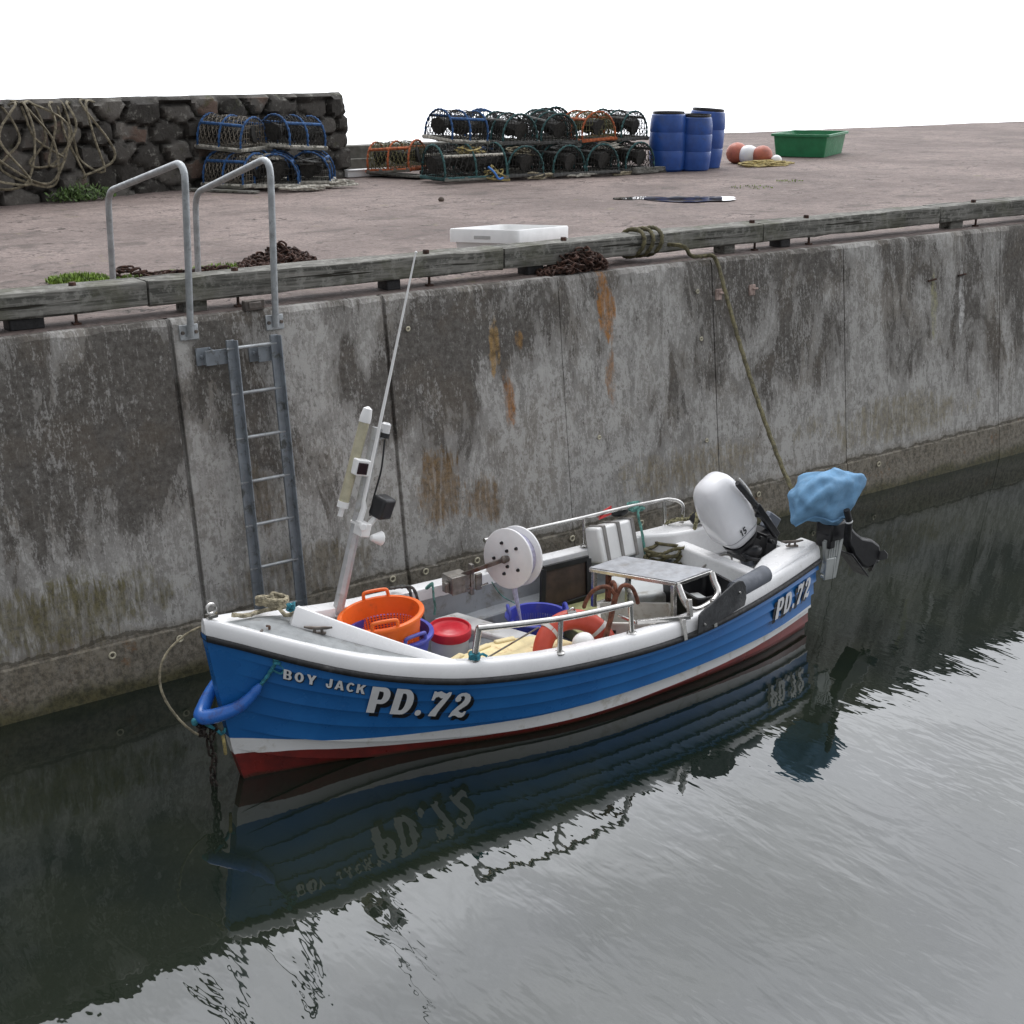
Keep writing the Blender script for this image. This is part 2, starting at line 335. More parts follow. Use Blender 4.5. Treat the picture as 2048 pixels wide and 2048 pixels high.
def hull_mat():
    n = NT('hull_paint'); x, y, z = n.sep(); x = n.math('ADD', x, 2.2)
    top = n.curve(x, [(-.2,.34),(-.06,.30),(.09,.275),(.36,.225),(.81,.165),(1.4,.142),(2.7,.142),(3.45,.155),(4.0,.172),(4.6,.20)], -.2, 4.6)
    bot = n.curve(x, [(-.2,.20),(-.06,.185),(.27,.16),(.66,.10),(1.14,.055),(1.6,.043),(2.1,.046),(2.73,.058),(3.48,.078),(4.08,.112),(4.6,.13)], -.2, 4.6)
    w = n.math('MULTIPLY', n.math('SUBTRACT', n.noise(5, 3), .5), .006); zz = n.math('ADD', z, w)
    fade = n.noise(2.0, 5, .6)
    blue = n.mix(n.mr(fade, .35, .65), (.010,.108,.330), (.015,.140,.400)); blue = n.mix(n.mr(n.noise(1, 6, .7, n.scale(n.co, (14,14,3))), .60, .78, 0, .45), blue, (.035,.16,.38))
    sc = n.noise(1, 6, .75, n.scale(n.co, (9,9,40))); blue = n.mix(n.mr(sc, .66, .74, 0, .4), blue, (.10,.21,.40))
    white = n.mix(n.mr(n.noise(8, 7, .7), .52, .74), (.64,.645,.64), (.42,.40,.34))
    red = n.mix(n.mr(n.noise(6, 7, .7), .38, .66), (.175,.020,.016), (.105,.016,.014))
    col = n.mix(n.mr(n.math('SUBTRACT', zz, top), -.001, .001), white, blue)
    col = n.mix(n.mr(n.math('SUBTRACT', zz, bot), .001, -.001), col, red)
    wet = n.mr(n.math('ADD', z, n.math('MULTIPLY', n.noise(6, 5), .05)), .055, .03, 0, .8); col = n.mix(wet, col, n.mix(n.noise(20, 5), (.028,.014,.010), (.055,.03,.018)))
    n.bump(n.noise(3, 3), .05, .02)
    return n.out(col, n.mr(fade, .3, .7, .24, .36))
HULL = hull_mat()

def water_mat():
    n = NT('harbour_water')
    # wind ripples, calmer in the lee of the wall (y is distance behind the quay edge in wall coordinates)
    x, y, z = n.sep()
    lee = n.mr(y, -1.2, -5.2, .16, 1.25)
    lee = n.math('MULTIPLY', lee, n.mr(n.noise(.35, 3), .35, .65, .55, 1.15))
    a = n.noise(1, 3, .5, n.scale(n.co, (4.2,1.5,1)), .5); b = n.noise(1, 2, .5, n.scale(n.co, (11,4.2,1), (5,2,0)), .3); c = n.noise(.8, 2, .5)
    h = n.math('ADD', n.math('ADD', n.math('MULTIPLY', a, .55), n.math('MULTIPLY', b, .20)), n.math('MULTIPLY', c, .5))
    n.bump(n.math('MULTIPLY', h, lee), .5, .018)
    col = n.mix(n.mr(n.noise(.8, 3), .4, .6), (.007,.0115,.009), (.012,.0165,.011))
    n.b.inputs['IOR'].default_value = 1.75
    return n.out(col, .015)
WATER = water_mat()

def puddle_mat():
    n = NT('puddle_water'); n.b.inputs['IOR'].default_value = 1.33; n.bump(n.noise(3, 2), .02, .02); return n.out((.05,.043,.04), .03)
PUD = puddle_mat()

# ------------------------------------------------------------------ setting: water, quay, wall, sky
w = G(); xs = [-3000,-300,-60,-20,-8]+[-6+i for i in range(24)]+[25,60,300,3000]
w.grid([[(x, y, 0) for x in xs] for y in [-3000,-200,-30]+[-12+i for i in range(14)]+[30,200,3000]])
struct(obj('water', w, WATER, frame=FW, smooth=False))

rnd = random.Random(3)
def edge_profile():
    """battered face and coping edge, chipped along its length"""
    g = G(); xs = []; x = -14.
    joints = {3.42: (.034,.035), 5.085: (.034,.035), 8.43: (.014,.02), 1.75: (.01,.012), 6.72: (.008,.008), 10.15: (.014,.016), 12.6: (.012,.015), 14.5: (.02,.02), .2: (.02,.02)}
    js = sorted(joints)
    while x < 46:
        xs.append((x, 0))
        x += .06 if 1.5 < x < 13 else .25
    for j in js:
        wd, dp = joints[j]
        xs = [p for p in xs if abs(p[0]-j) > wd*.5+.012]
        xs += [(j-wd/2, 0), (j-wd/2+.003, dp), (j+wd/2-.003, dp), (j+wd/2, 0)]
    xs.sort()
    rows = []
    for x, dp in xs:
        c = rnd.uniform(.0, .016)+(rnd.random() < .12)*rnd.uniform(.01, .035); e = rnd.uniform(.004, .016); lip = .012*math.sin(x*.9)
        r = []
        for z in (-2.5, 0., .35, .36, .9, 1.5, 2.0, 2.3):
            r.append((x, -.12*(QZ-z)+dp-(.0 if z > .355 else .014), z))
        r += [(x, -.12*(.04+c)+dp, QZ-.03-c), (x, e+.008+dp*.6, QZ-.006), (x, .07+c, QZ-.001+dp*-.2)]
        rows.append(r)
    g.grid(rows); return g
wall = tag(obj('harbour_wall', edge_profile(), WALL, frame=FW, ang=25), 'tall stained concrete harbour wall behind the blue boat, dark algae and rust runs down its face', 'wall')
deckg = G(); ys = [.07,.12,.2,.45,.9,1.6,2.6,4,6,8,10,13,16]; xs = [-14+1.2*i for i in range(51)]
deckg.grid([[(x, y, QZ-.001+(.0 if y < .3 else .012*math.sin(x*1.3+y*.7)*math.sin(y*1.1))) for x in xs] for y in ys])
deckg.grid([[(x, 16, z) for x in xs] for z in (QZ-.001, -2.5)])
struct(obj('quay_deck', deckg, DECK, frame=FW))
for s, z in [(2.717,.289),(3.2,.287),(5.233,.331),(4.933,.336),(5.719,.317),(6.688,.303),(7.455,.288),(6.2,.31),(5.271,2.2),(8.239,2.2),(8.263,1.788),(8.282,.881),(8.9,.28),(9.7,.27),(10.6,.28),(7.05,1.1)]:
    g = G(); q = -.12*(QZ-z)-.012-(.014 if z < .355 else 0); r = .021 if z < .5 else .014
    g.tube([(s+r*math.cos(a), q, z+r*math.sin(a)) for a in [2*PI*k/16 for k in range(16)]], .0065, 6, True)
    obj('spacer_ring', g, RINGM, wall)
for s, z in [(8.495,2.15),(8.91,2.15)]:
    q = -.12*(QZ-z); g = G(); g.box((s, q-.006, z), (.075,.02,.10)); g.box((s+.03, q-.022, z+.012), (.06,.018,.018))
    obj('corroded_bracket', g, mk('flaking_bracket_paint', (.40,.30,.26), .8, var=.3, vs=30), wall, bevel=.006)
for s, z in [(11.45,2.01),(11.93,2.02)]:
    q = -.12*(QZ-z); g = G(); g.bar((s-.05, q-.012, z), (s+.06, q-.02, z+.012), .02, .014); obj('iron_stub', g, RUST, wall)

# stone wall behind the pots
def stone_wall():
    r2 = random.Random(17); g = G(); cells = {}; cw, chh = .46, .26
    def seed(i, k):
        if (i, k) not in cells: cells[(i, k)] = ((i+(.5 if k % 2 else 0)+r2.uniform(-.30,.30))*cw, (k+r2.uniform(-.28,.28))*chh, r2.random(), r2.uniform(-.05,.05))
        return cells[(i, k)]
    tone = []; rows = []; X0, X1, H = -6., 10.35, 1.2; nx, nz = 330, 26
    for i in range(nx+1):
        x = X0+(X1-X0)*i/nx; row = []
        for k in range(nz+1):
            z = H*k/nz-.03; ci, ck = int(round(x/cw)), int(round(z/chh)); d = []
            for a in (-2,-1,0,1,2):
                for b in (-2,-1,0,1,2):
                    sx, sz, tn, dp = seed(ci+a, ck+b); d.append((math.hypot((x-sx)/cw*.8, (z-sz)/chh*.8), tn, dp))
            d.sort(); e = d[1][0]-d[0][0]; f = min(1, e/.16); f = f*f*(3-2*f)
            q = 8.55+.255*(x-5.2)+.05-.11*f+d[0][2]*f+r2.uniform(-.008,.008)+.05*z
            row.append((x, q, QZ+z)); tone.append(d[0][1]*f)
        row += [(x, row[-1][1]+.10, QZ+H+.02+.05*d[0][2]), (x, 8.55+.255*(x-5.2)+.62, QZ+H), (x, 8.55+.255*(x-5.2)+.65, QZ-.05)]; tone += [.5,.4,.3]; rows.append(row)
    g.grid(rows); n_ = len(g.v); m_ = len(rows[0]); g.f += [tuple(range(n_-m_, n_))]
    o = obj('stone_wall', g, STONE, frame=FW, smooth=True, ang=50, at=(5.2,8.5,QZ))
    if len(o.data.vertices) == n_:
        at_ = o.data.attributes.new('stone_tone', 'FLOAT', 'POINT'); at_.data.foreach_set('value', tone)
    return tag(o, 'low dark rubble stone wall along the back of the quay behind the lobster pots', 'wall')
stone_wall()
g = G(); g.box((13.2, 10.62, QZ+.10), (6.4,.35,.22)); g.box((13.2, 10.72, QZ+.3), (6.4,.3,.2))
tag(obj('concrete_step', g, mk('grey_step_concrete', (.15,.145,.125), .9, var=.25, vs=4, bump=.4, bs=30), frame=FW, at=(13.2,10.6,QZ), bevel=.015), 'low grey concrete step at the back of the quay behind the pots', 'step')
g = G(); g.box((10.6, 9.72, QZ+.045), (.75,.10,.09)); g.box((10.6, 9.72, QZ+.10), (.75,.14,.02))
tag(obj('painted_plank', g, WPLAS, frame=FW, at=(10.6,9.7,QZ), bevel=.006), 'short white painted plank lying on the ground between the two rows of pots', 'plank')

# puddle
pg = G(); pts = []
for k in range(40):
    a = 2*PI*k/40; r = 1+.16*math.sin(3*a+1)+.10*math.sin(5*a)+.05*math.sin(9*a); pts.append((11.86+.62*r*math.cos(a)-.12*math.sin(a), 4.16+.46*r*math.sin(a)-.30*math.cos(a), QZ+.016))
pg.add(pts, [tuple(range(40))]); struct(obj('puddle', pg, PUD, frame=FW, smooth=False))
g = G(); g.tube(catmull([(11.45,4.35,QZ+.03),(11.7,4.22,QZ+.03),(11.95,4.05,QZ+.035),(12.1,3.98,QZ+.03),(12.25,3.78,QZ+.03)], 6), [.016+.012*math.sin(i*.9) for i in range(25)], 7, sq=.4)
tag(obj('reflection_strip', g, mk('dark_reflection_blue', (.02,.024,.05), .5, var=.3), frame=FW, at=(11.8,4.1,QZ)), 'dark blue strip standing in for a reflection in the puddle on the quay', 'cloth')  # dark reflection of pots and drums, modelled as a strip on the puddle
g = G(); g.ball((0,0,.02), (.045,.035,.035), 8, 6)
tag(obj('stone', g, mk('dark_pebble', (.10,.075,.06), .9), frame=FW, at=(9.377,5.8,QZ), rot=(0,0,.4)), 'small dark stone lying alone on the pink quay surface', 'stone')

# ------------------------------------------------------------------ timber kerb beams
KB = [(-6.2,.0),(.0,3.35),(3.35,6.3),(6.3,9.22),(9.22,11.78),(11.78,16.2),(16.2,22.),(22.,30.)]
klab = ['weathered timber kerb beam at the far left end of the quay edge', 'grey timber kerb beam with moss left of the ladder handrails', 'grey timber kerb beam that the two ladder handrails stand astride',
        'dark timber kerb beam in front of the white fish box and under the mooring rope', 'pale grey kerb beam right of the mooring rope, above two rusty wall brackets', 'pale kerb beam at the right end of the quay edge in view',
        'kerb beam running on past the right edge of the view', 'farthest kerb beam of the quay edge']
for i, (x0, x1) in enumerate(KB):
    t = thing('kerb_beam', klab[i], 'kerb beam', FW, ((x0+x1)/2, .28, QZ), group='timber kerb beams along the quay edge')
    g = G(); nx = max(2, int((x1-x0)/.22)); rows = []
    for k in range(nx+1):
        x = x0+.008+(x1-x0-.016)*k/nx; j = lambda a=.006: rnd.uniform(-a, a); c = .013
        rows.append([(x, .15+c+j(), QZ+.075+j()), (x, .15+j(), QZ+.075+c+j()), (x, .15+j(), QZ+.24-c+j()), (x, .15+c*.6+j(.006), QZ+.24+j()), (x, .40-c, QZ+.242+j()), (x, .40+j(), QZ+.24-c), (x, .40, QZ+.075+c), (x, .40-c, QZ+.075)])
    g.grid(rows, True); g.f += [tuple(range(7,-1,-1)), tuple(len(g.v)-8+k for k in range(8))]
    obj('beam', g, TIMBER, t, ang=28)
    x = x0+.35
    while x < x1-.2:
        g = G(); g.box((x, .27, QZ+.035), (.13+rnd.uniform(-.04,.10), .15, .083)); obj('packing_block', g, BLACK if rnd.random() < .6 else TIMBER, t, bevel=.012)
        g = G(); g.tube([(x+.32,.20,QZ-.01),(x+.32,.20,QZ+.12)], .011, 8); g.box((x+.32,.20,QZ+.006), (.05,.05,.014)); obj('fixing_bolt', g, RUST, t)
        g = G(); g.lathe([(0,.268),(.022,.268),(.026,.262),(.026,.235)], 8, Matrix.Translation((x+.34,.27,QZ))); obj('bolt_head', g, RUST, t)
        x += 1.95+rnd.uniform(-.4,.5)
if True:
    g = G(); g.box((4.05,.02,QZ+.035), (.16,.05,.07), (0,0,.12)); g.box((4.05,-.008,QZ+.035), (.10,.012,.045), (0,0,.12))
    tag(obj('steel_block', g, [DSTEEL], frame=FW, at=(4.05,.02,QZ), bevel=.012), 'small dark steel block under the kerb beam beside the right ladder handrail', 'block')

# ------------------------------------------------------------------ ladder and its two handrails
def wq(z): return -.12*(QZ-z)
def handrail(s, P, label):
    t = thing('ladder_handrail', label, 'handrail', FW, (s, 0, QZ-.1), group='steel handrails at the head of the ladder')
    pts = [(s, *P[0])]
    def arc(a, b, c, r, n=7):
        a, b, c = Vector(a), Vector(b), Vector(c); u = (a-b).normalized(); v = (c-b).normalized(); p, q = b+u*r, b+v*r
        return [(1-k/n)**2*p+2*(1-k/n)*(k/n)*b+(k/n)**2*q for k in range(n+1)]
    V = [Vector((s, *p)) for p in P]; out = [V[0]]
    for i in range(1, len(V)-1): out += arc(V[i-1], V[i], V[i+1], .13 if i > 1 else .15)
    out.append(V[-1])
    g = G(); g.tube(out, .0235, 14); obj('rail_tube', g, GALV, t)
    g = G(); zb = P[0][1]; q = wq(zb); g.box((s, q-.008, zb+.03), (.135,.014,.105), (-.12,0,0)); pl = obj('fixing_plate', g, GALV, t, bevel=.004)
    for dx in (-.048,.048):
        g = G(); g.lathe([(0,.016),(.012,.016),(.014,.0)], 6, Matrix.Translation((s+dx, q-.013, zb+.03)) @ Matrix.Rotation(PI/2, 4, 'X')); obj('bolt', g, DSTEEL, pl)
    g = G(); g.box((s, P[-1][0], QZ+.008), (.11,.11,.014)); obj('foot_plate', g, GALV, t, bevel=.004)
handrail(3.545, [(-.05,2.335),(-.165,3.50),(1.30,3.20),(1.37,QZ)], 'left galvanised tube handrail arching over the kerb beam at the ladder head')
handrail(4.185, [(-.04,2.335),(-.095,3.50),(1.21,3.16),(1.27,QZ)], 'right galvanised tube handrail, the one nearer the lobster pots, at the ladder head')
lad = thing('ladder', 'blue grey steel ladder fixed to the harbour wall below the handrails', 'ladder', FW, (3.93, -.2, 0))
for s, dz in ((3.79,0),(4.118,0)):
    g = G(); a = Vector((s, wq(2.30)-.11, 2.30)); b = Vector((s-.03, wq(-.5)-.11, -.5)); g.bar(a, b, .056, .022, (0,1,0)); g.bar(a+Vector((.028,-.03,0)), b+Vector((.028,-.03,0)), .008, .07, (0,1,0)); obj('rail', g, LADST, lad, bevel=.003)
for k in range(9):
    z = 2.24-.3095*k; dx = -.03*(2.3-z)/2.8
    g = G(); g.tube([(3.775+dx, wq(z)-.11, z), (4.135+dx, wq(z)-.11, z)], .0125, 10); g.ball((3.765+dx, wq(z)-.122, z), .011, 8, 6); obj('rung', g, GALV, lad)
for s0, s1, z in ((3.59,3.79,2.19),(3.98,4.11,2.17),(3.58,3.775,.25),(3.97,4.10,.25)):
    g = G(); q = wq(z); g.box(((s0+.04), q-.008, z), (.11,.014,.12), (-.12,0,0)); g.box(((s0+s1)/2+.02, q-.085, z), (s1-s0,.012,.105)); g.box((s0+.085, q-.045, z), (.012,.08,.105))
    g.lathe([(0,.018),(.013,.018),(.015,.0)], 6, Matrix.Translation((s0+.02, q-.014, z)) @ Matrix.Rotation(PI/2, 4, 'X')); obj('wall_bracket', g, LADST, lad, bevel=.003)

# ------------------------------------------------------------------ chain heaps, grass
def link(g, c, rot, L=.085, W=.05, r=.009):
    m = Euler(rot).to_matrix(); P = []
    for k in range(12):
        a = 2*PI*k/12; x = (W/2)*math.cos(a); y = (W/2)*math.sin(a); y += (L-W)/2*(1 if math.sin(a) > .01 else -1 if math.sin(a) < -.01 else 0); P.append(Vector(c)+m @ Vector((x, y, 0)))
    g.tube(P, r, 5, True)
def heap(at, lx, ly, h, n, label, slope=0):
    g = G(); r2 = random.Random(int(lx*1000+at[0]))
    for i in range(n):
        u = r2.uniform(-1,1); v = r2.uniform(-1,1)
        if u*u+v*v > 1: continue
        hh = h*max(0, 1-(abs(u+.25*slope)**1.3))*(1-abs(v)*.7); z = r2.uniform(.0, 1)*hh+.012
        link(g, (at[0]+u*lx, at[1]+v*ly, at[2]+z), (r2.uniform(-.9,.9), r2.uniform(-.9,.9), r2.uniform(0,PI)))
    return tag(obj('chain_heap', g, RUST, frame=FW, at=at, ang=60), label, 'chain', 'heaps of rusty chain on the quay edge')
heap((5.16,1.85,QZ), .33, .22, .18, 380, 'heap of dark rusty chain behind the kerb beam beside the right ladder handrail', -.3)
heap((6.98,.13,QZ), .35, .10, .21, 230, 'heap of rusty chain hanging over the kerb beam in front of the white fish box', -1.)
g = G()
for i in range(40):
    u = i/39; link(g, (3.72+.95*u, 1.78+.10*u+.04*math.sin(u*17), QZ+.02+.12*math.exp(-((u-.10)/.14)**2)*.6), (rnd.uniform(-.4,.4), PI/2*(i % 2)*.8, PI/2+rnd.uniform(-.5,.5)))
tag(obj('chain', g, RUST, frame=FW, at=(4.2,1.8,QZ), ang=60), 'length of dark chain lying in the grass behind the kerb beam between the handrails', 'chain')
GSPOTS = [(3.50,2.05,.24,.22,1000,.085),(3.85,1.85,.32,.18,500,.06),(4.25,1.95,.3,.12,160,.05),(4.72,1.98,.34,.12,520,.07)]
def grass(name, spots, m, hmax):
    g = G(); r2 = random.Random(11)
    for x0, y0, rx, ry, n, h in spots:
        for i in range(n):
            a = r2.uniform(0, 2*PI); q = r2.random()**.5; x, y = x0+rx*q*math.cos(a), y0+ry*q*math.sin(a); hh = h*r2.uniform(.35,1)*(1-.5*q); d = r2.uniform(0, 2*PI); w_ = .006
            lean = r2.uniform(.1,.8)*hh; p = Vector((x, y, QZ)); t_ = p+Vector((math.cos(d)*lean, math.sin(d)*lean, hh)); mid = p.lerp(t_, .5)+Vector((0,0,hh*.15)); sd = Vector((-math.sin(d), math.cos(d), 0))*w_
            g.add([p-sd, p+sd, mid+sd*.7, mid-sd*.7, t_], [(0,1,2,3), (3,2,4)])
    return struct(obj(name, g, m, frame=FW, smooth=False), 'stuff')
grass('grass', GSPOTS+[(2.5,1.6,.3,.2,60,.05),(2.5,1.6,.3,.2,60,.05),(15.1,5.3,.2,.2,60,.05),(13.9,4.9,.3,.3,60,.05)], GRASS, .15)

# ------------------------------------------------------------------ fish box on the quay
fb = thing('fish_box', 'shallow white plastic fish box standing behind the kerb beam on the quay', 'fish box', FW, (7.06,1.0,QZ), (0,0,R(-4)))
L_, W_, H_ = 1.02, .68, .215
def rect(l, w_, z, r=.05, n=5):
    P = []
    for cx, cy, a0 in ((l/2-r, w_/2-r, 0), (-l/2+r, w_/2-r, PI/2), (-l/2+r, -w_/2+r, PI), (l/2-r, -w_/2+r, 1.5*PI)):
        for k in range(n+1): a = a0+PI/2*k/n; P.append((cx+r*math.cos(a), cy+r*math.sin(a), z))
    return P
g = G(); g.grid([rect(L_*.88, W_*.86, .0), rect(L_*.95, W_*.94, H_), rect(L_*.93, W_*.92, H_), rect(L_*.86, W_*.84, .012)], True); g.add(rect(L_*.86, W_*.84, .012), [tuple(range(24))]); obj('body', g, WPLAS, fb)
g = G(); g.grid([rect(L_*.95, W_*.94, H_-.10), rect(L_, W_, H_-.10), rect(L_, W_, H_+.0), rect(L_*.99, W_*.985, H_+.012), rect(L_*.95, W_*.93, H_+.012), rect(L_*.93, W_*.92, H_-.02)], True); obj('rim', g, WPLAS, fb, ang=50)
for y in (-W_/2, W_/2):
    for x in (-.32,.0,.32): g = G(); g.box((x, y*.925, .07), (.05,.012,.12)); obj('side_rib', g, WPLAS, fb, bevel=.006)
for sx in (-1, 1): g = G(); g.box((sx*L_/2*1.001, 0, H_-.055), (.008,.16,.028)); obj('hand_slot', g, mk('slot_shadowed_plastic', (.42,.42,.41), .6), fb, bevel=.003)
g = G()
for r_ in range(3):
    x = .0
    while x < .30-.06*r_: wl = rnd.uniform(.02,.05); g.box((.05+x, -W_/2*.965-.004, H_-.125-r_*.026), (wl,.002,.010)); x += wl+.012
obj('printed_text', g, PRINT, fb, smooth=False)
fb.matrix_world = Matrix.Translation((.046,11.49,2.752)) @ Matrix.Rotation(R(-4), 4, 'X') @ Matrix.Rotation(R(62), 4, 'Z') @ Matrix.Translation((L_/2, W_/2, -H_))
g = G(); g.box((.10,11.62,QZ+.04), (.10,.10,.10)); tag(obj('chock', g, TIMBER, at=(.1,11.62,QZ), bevel=.008), 'small wooden chock propping up the near corner of the white fish box', 'chock')

# ------------------------------------------------------------------ lobster pots
def pot(name_label, cm, hoopm, netm, L=.66, W=.50, Hh=.40, baserope=None):
    t = thing('lobster_pot', name_label, 'lobster pot', FI, (0,0,0), (0,0,0), 'lobster pots piled along the back of the quay')
    g = G()
    for y in (-W/2, 0, W/2): g.bar((-L/2,y,.03), (L/2,y,.03), .045, .03)
    for x in (-L/2+.03, -L/6, L/6, L/2-.03): g.bar((x,-W/2-.02,.052), (x,W/2+.02,.052), .05, .02)
    obj('slat_base', g, TIMBER, t, bevel=.004)
    g = G(); g.tube([(x, y, .045) for x, y in ((-L/2,-W/2),(L/2,-W/2),(L/2,W/2),(-L/2,W/2))], .024, 7, True); obj('base_rope', g, baserope or cm, t)
    hs = []
    for k in (-1, 0, 1):
        x = k*(L/2-.02); P = [(x,-W/2,.05)]+[(x, W/2*math.sin(a)*1.0, .12+(Hh-.12)*math.cos(a)) for a in [(-PI/2)+PI*i/12 for i in range(13)]]+[(x,W/2,.05)]
        g = G(); P = catmull(P, 4); g.tube(P, [.0135+.004*math.sin(i*1.9) for i in range(len(P))], 7); obj('hoop', g, hoopm, t)
    g = G(); nA = 16; nX = 22
    def P_(i, k):
        a = -PI/2-.55+(PI+1.1)*k/nA; yy = W/2*.98*max(-1, min(1, math.sin(a)*1.0)); zz = max(.06, .12+(Hh-.125)*math.cos(a)) if abs(a) < PI/2 else .12-.07*(abs(a)-PI/2)/.55
        sag = .012*math.sin(i*.9)*math.sin(k*1.3); return Vector((-L/2+L*i/nX, yy, zz-sag))
    for i in range(nX):
        for k in range(nA):
            for (i2, k2) in ((i+1, k+1),(i+1, k)) if (i+k) % 2 else ((i+1, k),):
                a, b = P_(i, k+(0 if (i+k) % 2 else 1)), P_(i2, k2 if (i+k) % 2 else k)
                g.bar(a, b, .0065, .0065)
    for x in (-L/2+.012, L/2-.012):
        for a in range(-4, 5):
            y = W/2*a/5; zt = .12+(Hh-.12)*math.sqrt(max(0, 1-(y/(W/2))**2)); g.bar((x,y,.05), (x,y*.9,zt), .006,.006)
        for z in (.1,.17,.24,.31): yy = W/2*math.sqrt(max(0, 1-(max(0,z-.12)/(Hh-.12))**2)); g.bar((x,-yy,z), (x,yy,z), .006,.006)
    obj('netting', g, netm, t, smooth=False)
    g = G(); g.tube(catmull([(-L/2,0,.2),(-.1,.05,.24),(.1,-.05,.2),(L/2,0,.22)], 5), [.05+.06*abs(math.cos(i*.4)) for i in range(16)], 8); obj('entry_net', g, NETK, t)
    g = G(); g.tube([(-L/2+.02,-W/2*.72,.31),(L/2-.02,-W/2*.72,.31)], .019, 7); g.tube([(-L/2+.02,W/2*.72,.31),(L/2-.02,W/2*.72,.31)], .019, 7); obj('side_bar', g, cm, t)
    return t
PA = pot('blue hooped lobster pot with grey netting at the left end of the row', ROPBL, ROPBL, NETB, baserope=ROPW)
PB = pot('black lobster pot with dark netting and blue hoops', ROPBL, ROPBL, NETK, baserope=ROPW)
PC = pot('lobster pot with orange bound hoops and olive netting, tilted on a board', ROPOR, ROPOR, NETG)
PD = pot('lobster pot bound in thick dark teal rope in the middle of the row', ROPW, ROPTL, NETK, .95, .55, .44, ROPTL)
PE = pot('dark lobster pot with pale teal hoop bindings', ROPK, ROPTL, NETK, baserope=ROPK)
def put(t, s, q, z, deg, first=False, label=None, tilt=(0,0)):
    m = FW @ Matrix.Translation((s, q, QZ+z)) @ Euler((R(tilt[0]), R(tilt[1]), R(deg))).to_matrix().to_4x4() @ Matrix.Scale(1.15, 4)
    if first: t.matrix_world = m; return t
    return dup(t, m, label)
put(PA, 8.0, 8.72, .03, -68, True); put(PB, 8.5, 8.52, .02, 60, True, None)
PB['label'] = 'black netted pot with blue hoops standing second from the left end of the row'
put(PB, 9.12, 8.72, .02, 56, label='black netted pot with blue hoops beside the white plank')
put(PC, 10.92, 9.35, .06, -62, True, tilt=(0,-4)); put(PD, 11.25, 8.05, .02, -2, True); put(PE, 12.15, 8.05, .02, 80, True)
PE['label'] = 'dark lobster pot with teal end hoop just right of the thick teal bound pot'
lab2 = ['dark pot with teal hoops, third from the blue drums in the front row', 'dark pot with teal hoops, second from the blue drums in the front row', 'dark pot with teal hoops standing next to the blue drums']
for i, (s, q, dg) in enumerate([(12.85,7.98,88),(13.5,7.95,84),(14.25,8.0,90)]): put(PE, s, q, .01, dg, label=lab2[i])
ups = [(PA, 8.05,8.95,.45,-62,'grey netted pot stacked on the blue pot at the left end'), (PB, 8.85,8.75,.44,20,'black pot lying across the top of the left group of pots'), (PB, 11.3,8.35,.47,10,'black blue hooped pot stacked on the thick teal bound pot'),
       (PE, 12.2,8.3,.42,84,'dark pot stacked on the pot right of the teal bound one'), (PE, 12.95,8.25,.42,75,'upper dark pot in the middle of the right group'), (PC, 13.65,8.2,.42,80,'orange bound pot stacked on the dark pots near the drums'), (PE, 14.3,8.25,.42,95,'upper dark pot nearest to the blue drums'),
       (PB, 8.6,9.35,.02,30,'black pot behind the left group of pots'), (PE, 11.6,8.9,.02,5,'dark pot behind the thick teal bound pot'), (PB, 12.6,9.0,.02,70,'black pot in the back row behind the teal hooped pots'), (PE, 13.4,9.0,.02,85,'dark teal hooped pot in the back row'), (PB, 14.2,9.0,.02,80,'black pot in the back row behind the drums'),
       (PB, 12.3,9.1,.44,60,'black pot on top of the back row'), (PE, 13.5,9.05,.44,80,'dark teal hooped pot on top of the back row')]
for p, s, q, z, dg, lb in ups: put(p, s, q, z*1.12, dg, label=lb, tilt=(rnd.uniform(-5,5), rnd.uniform(-5,5)))
g = G(); g.bar((10.7,9.95,QZ+.04), (11.0,8.72,QZ+.04), .34, .025); tag(obj('board', g, TIMBER, frame=FW, at=(10.85,9.3,QZ), bevel=.004), 'grey board lying under the orange bound lobster pot', 'board')
g = G(); g.bar((7.35,8.9,QZ+.03), (7.95,8.05,QZ+.02), .16, .03); tag(obj('board', g, TIMBER, frame=FW, at=(7.6,8.5,QZ), bevel=.004), 'dark narrow board in front of the blue pot at the left end of the row', 'board')
g = G(); g.bar((14.05,7.55,QZ+.06), (15.0,7.75,QZ+.04), .09, .09); tag(obj('timber_baulk', g, TIMBER, frame=FW, at=(14.5,7.65,QZ), bevel=.01), 'grey timber baulk lying between the dark pots and the blue drums', 'timber')
def tangle(name, c, rx, ry, h, n, m, r, label, cat='rope', seed=1, group=None):
    r2 = random.Random(seed); P = []
    for i in range(n):
        a = i*2.1+r2.uniform(-.7,.7); q = r2.uniform(.25,1); P.append((c[0]+rx*q*math.cos(a), c[1]+ry*q*math.sin(a), c[2]+r+r2.random()*h*(1-q*.6)))
    P = catmull(P, 6); g = G(); g.tube(P, r, 6, twist=60); return tag(obj(name, g, m, frame=FW, at=c), label, cat, group)
tangle('rope_tangle', (8.62,8.02,QZ), .42, .10, .10, 26, ROPW, .014, 'frayed bleached rope lying in front of the black pots of the left group', seed=2, group='loose ropes by the pots')
tangle('rope_tangle', (9.3,8.2,QZ), .25, .10, .12, 16, ROPW, .016, 'white frayed rope end beside the right pot of the left group', seed=3, group='loose ropes by the pots')
tangle('rope_tangle', (11.55,7.72,QZ), .30, .08, .30, 22, ROPY, .011, 'straw coloured tangled twine in front of the thick teal bound pot', seed=4, group='loose ropes by the pots')
tangle('rope_tangle', (12.35,7.66,QZ), .28, .06, .16, 22, ROPB, .012, 'olive beige coil hanging on the front of the pot right of the teal bound one', seed=5, group='loose ropes by the pots')
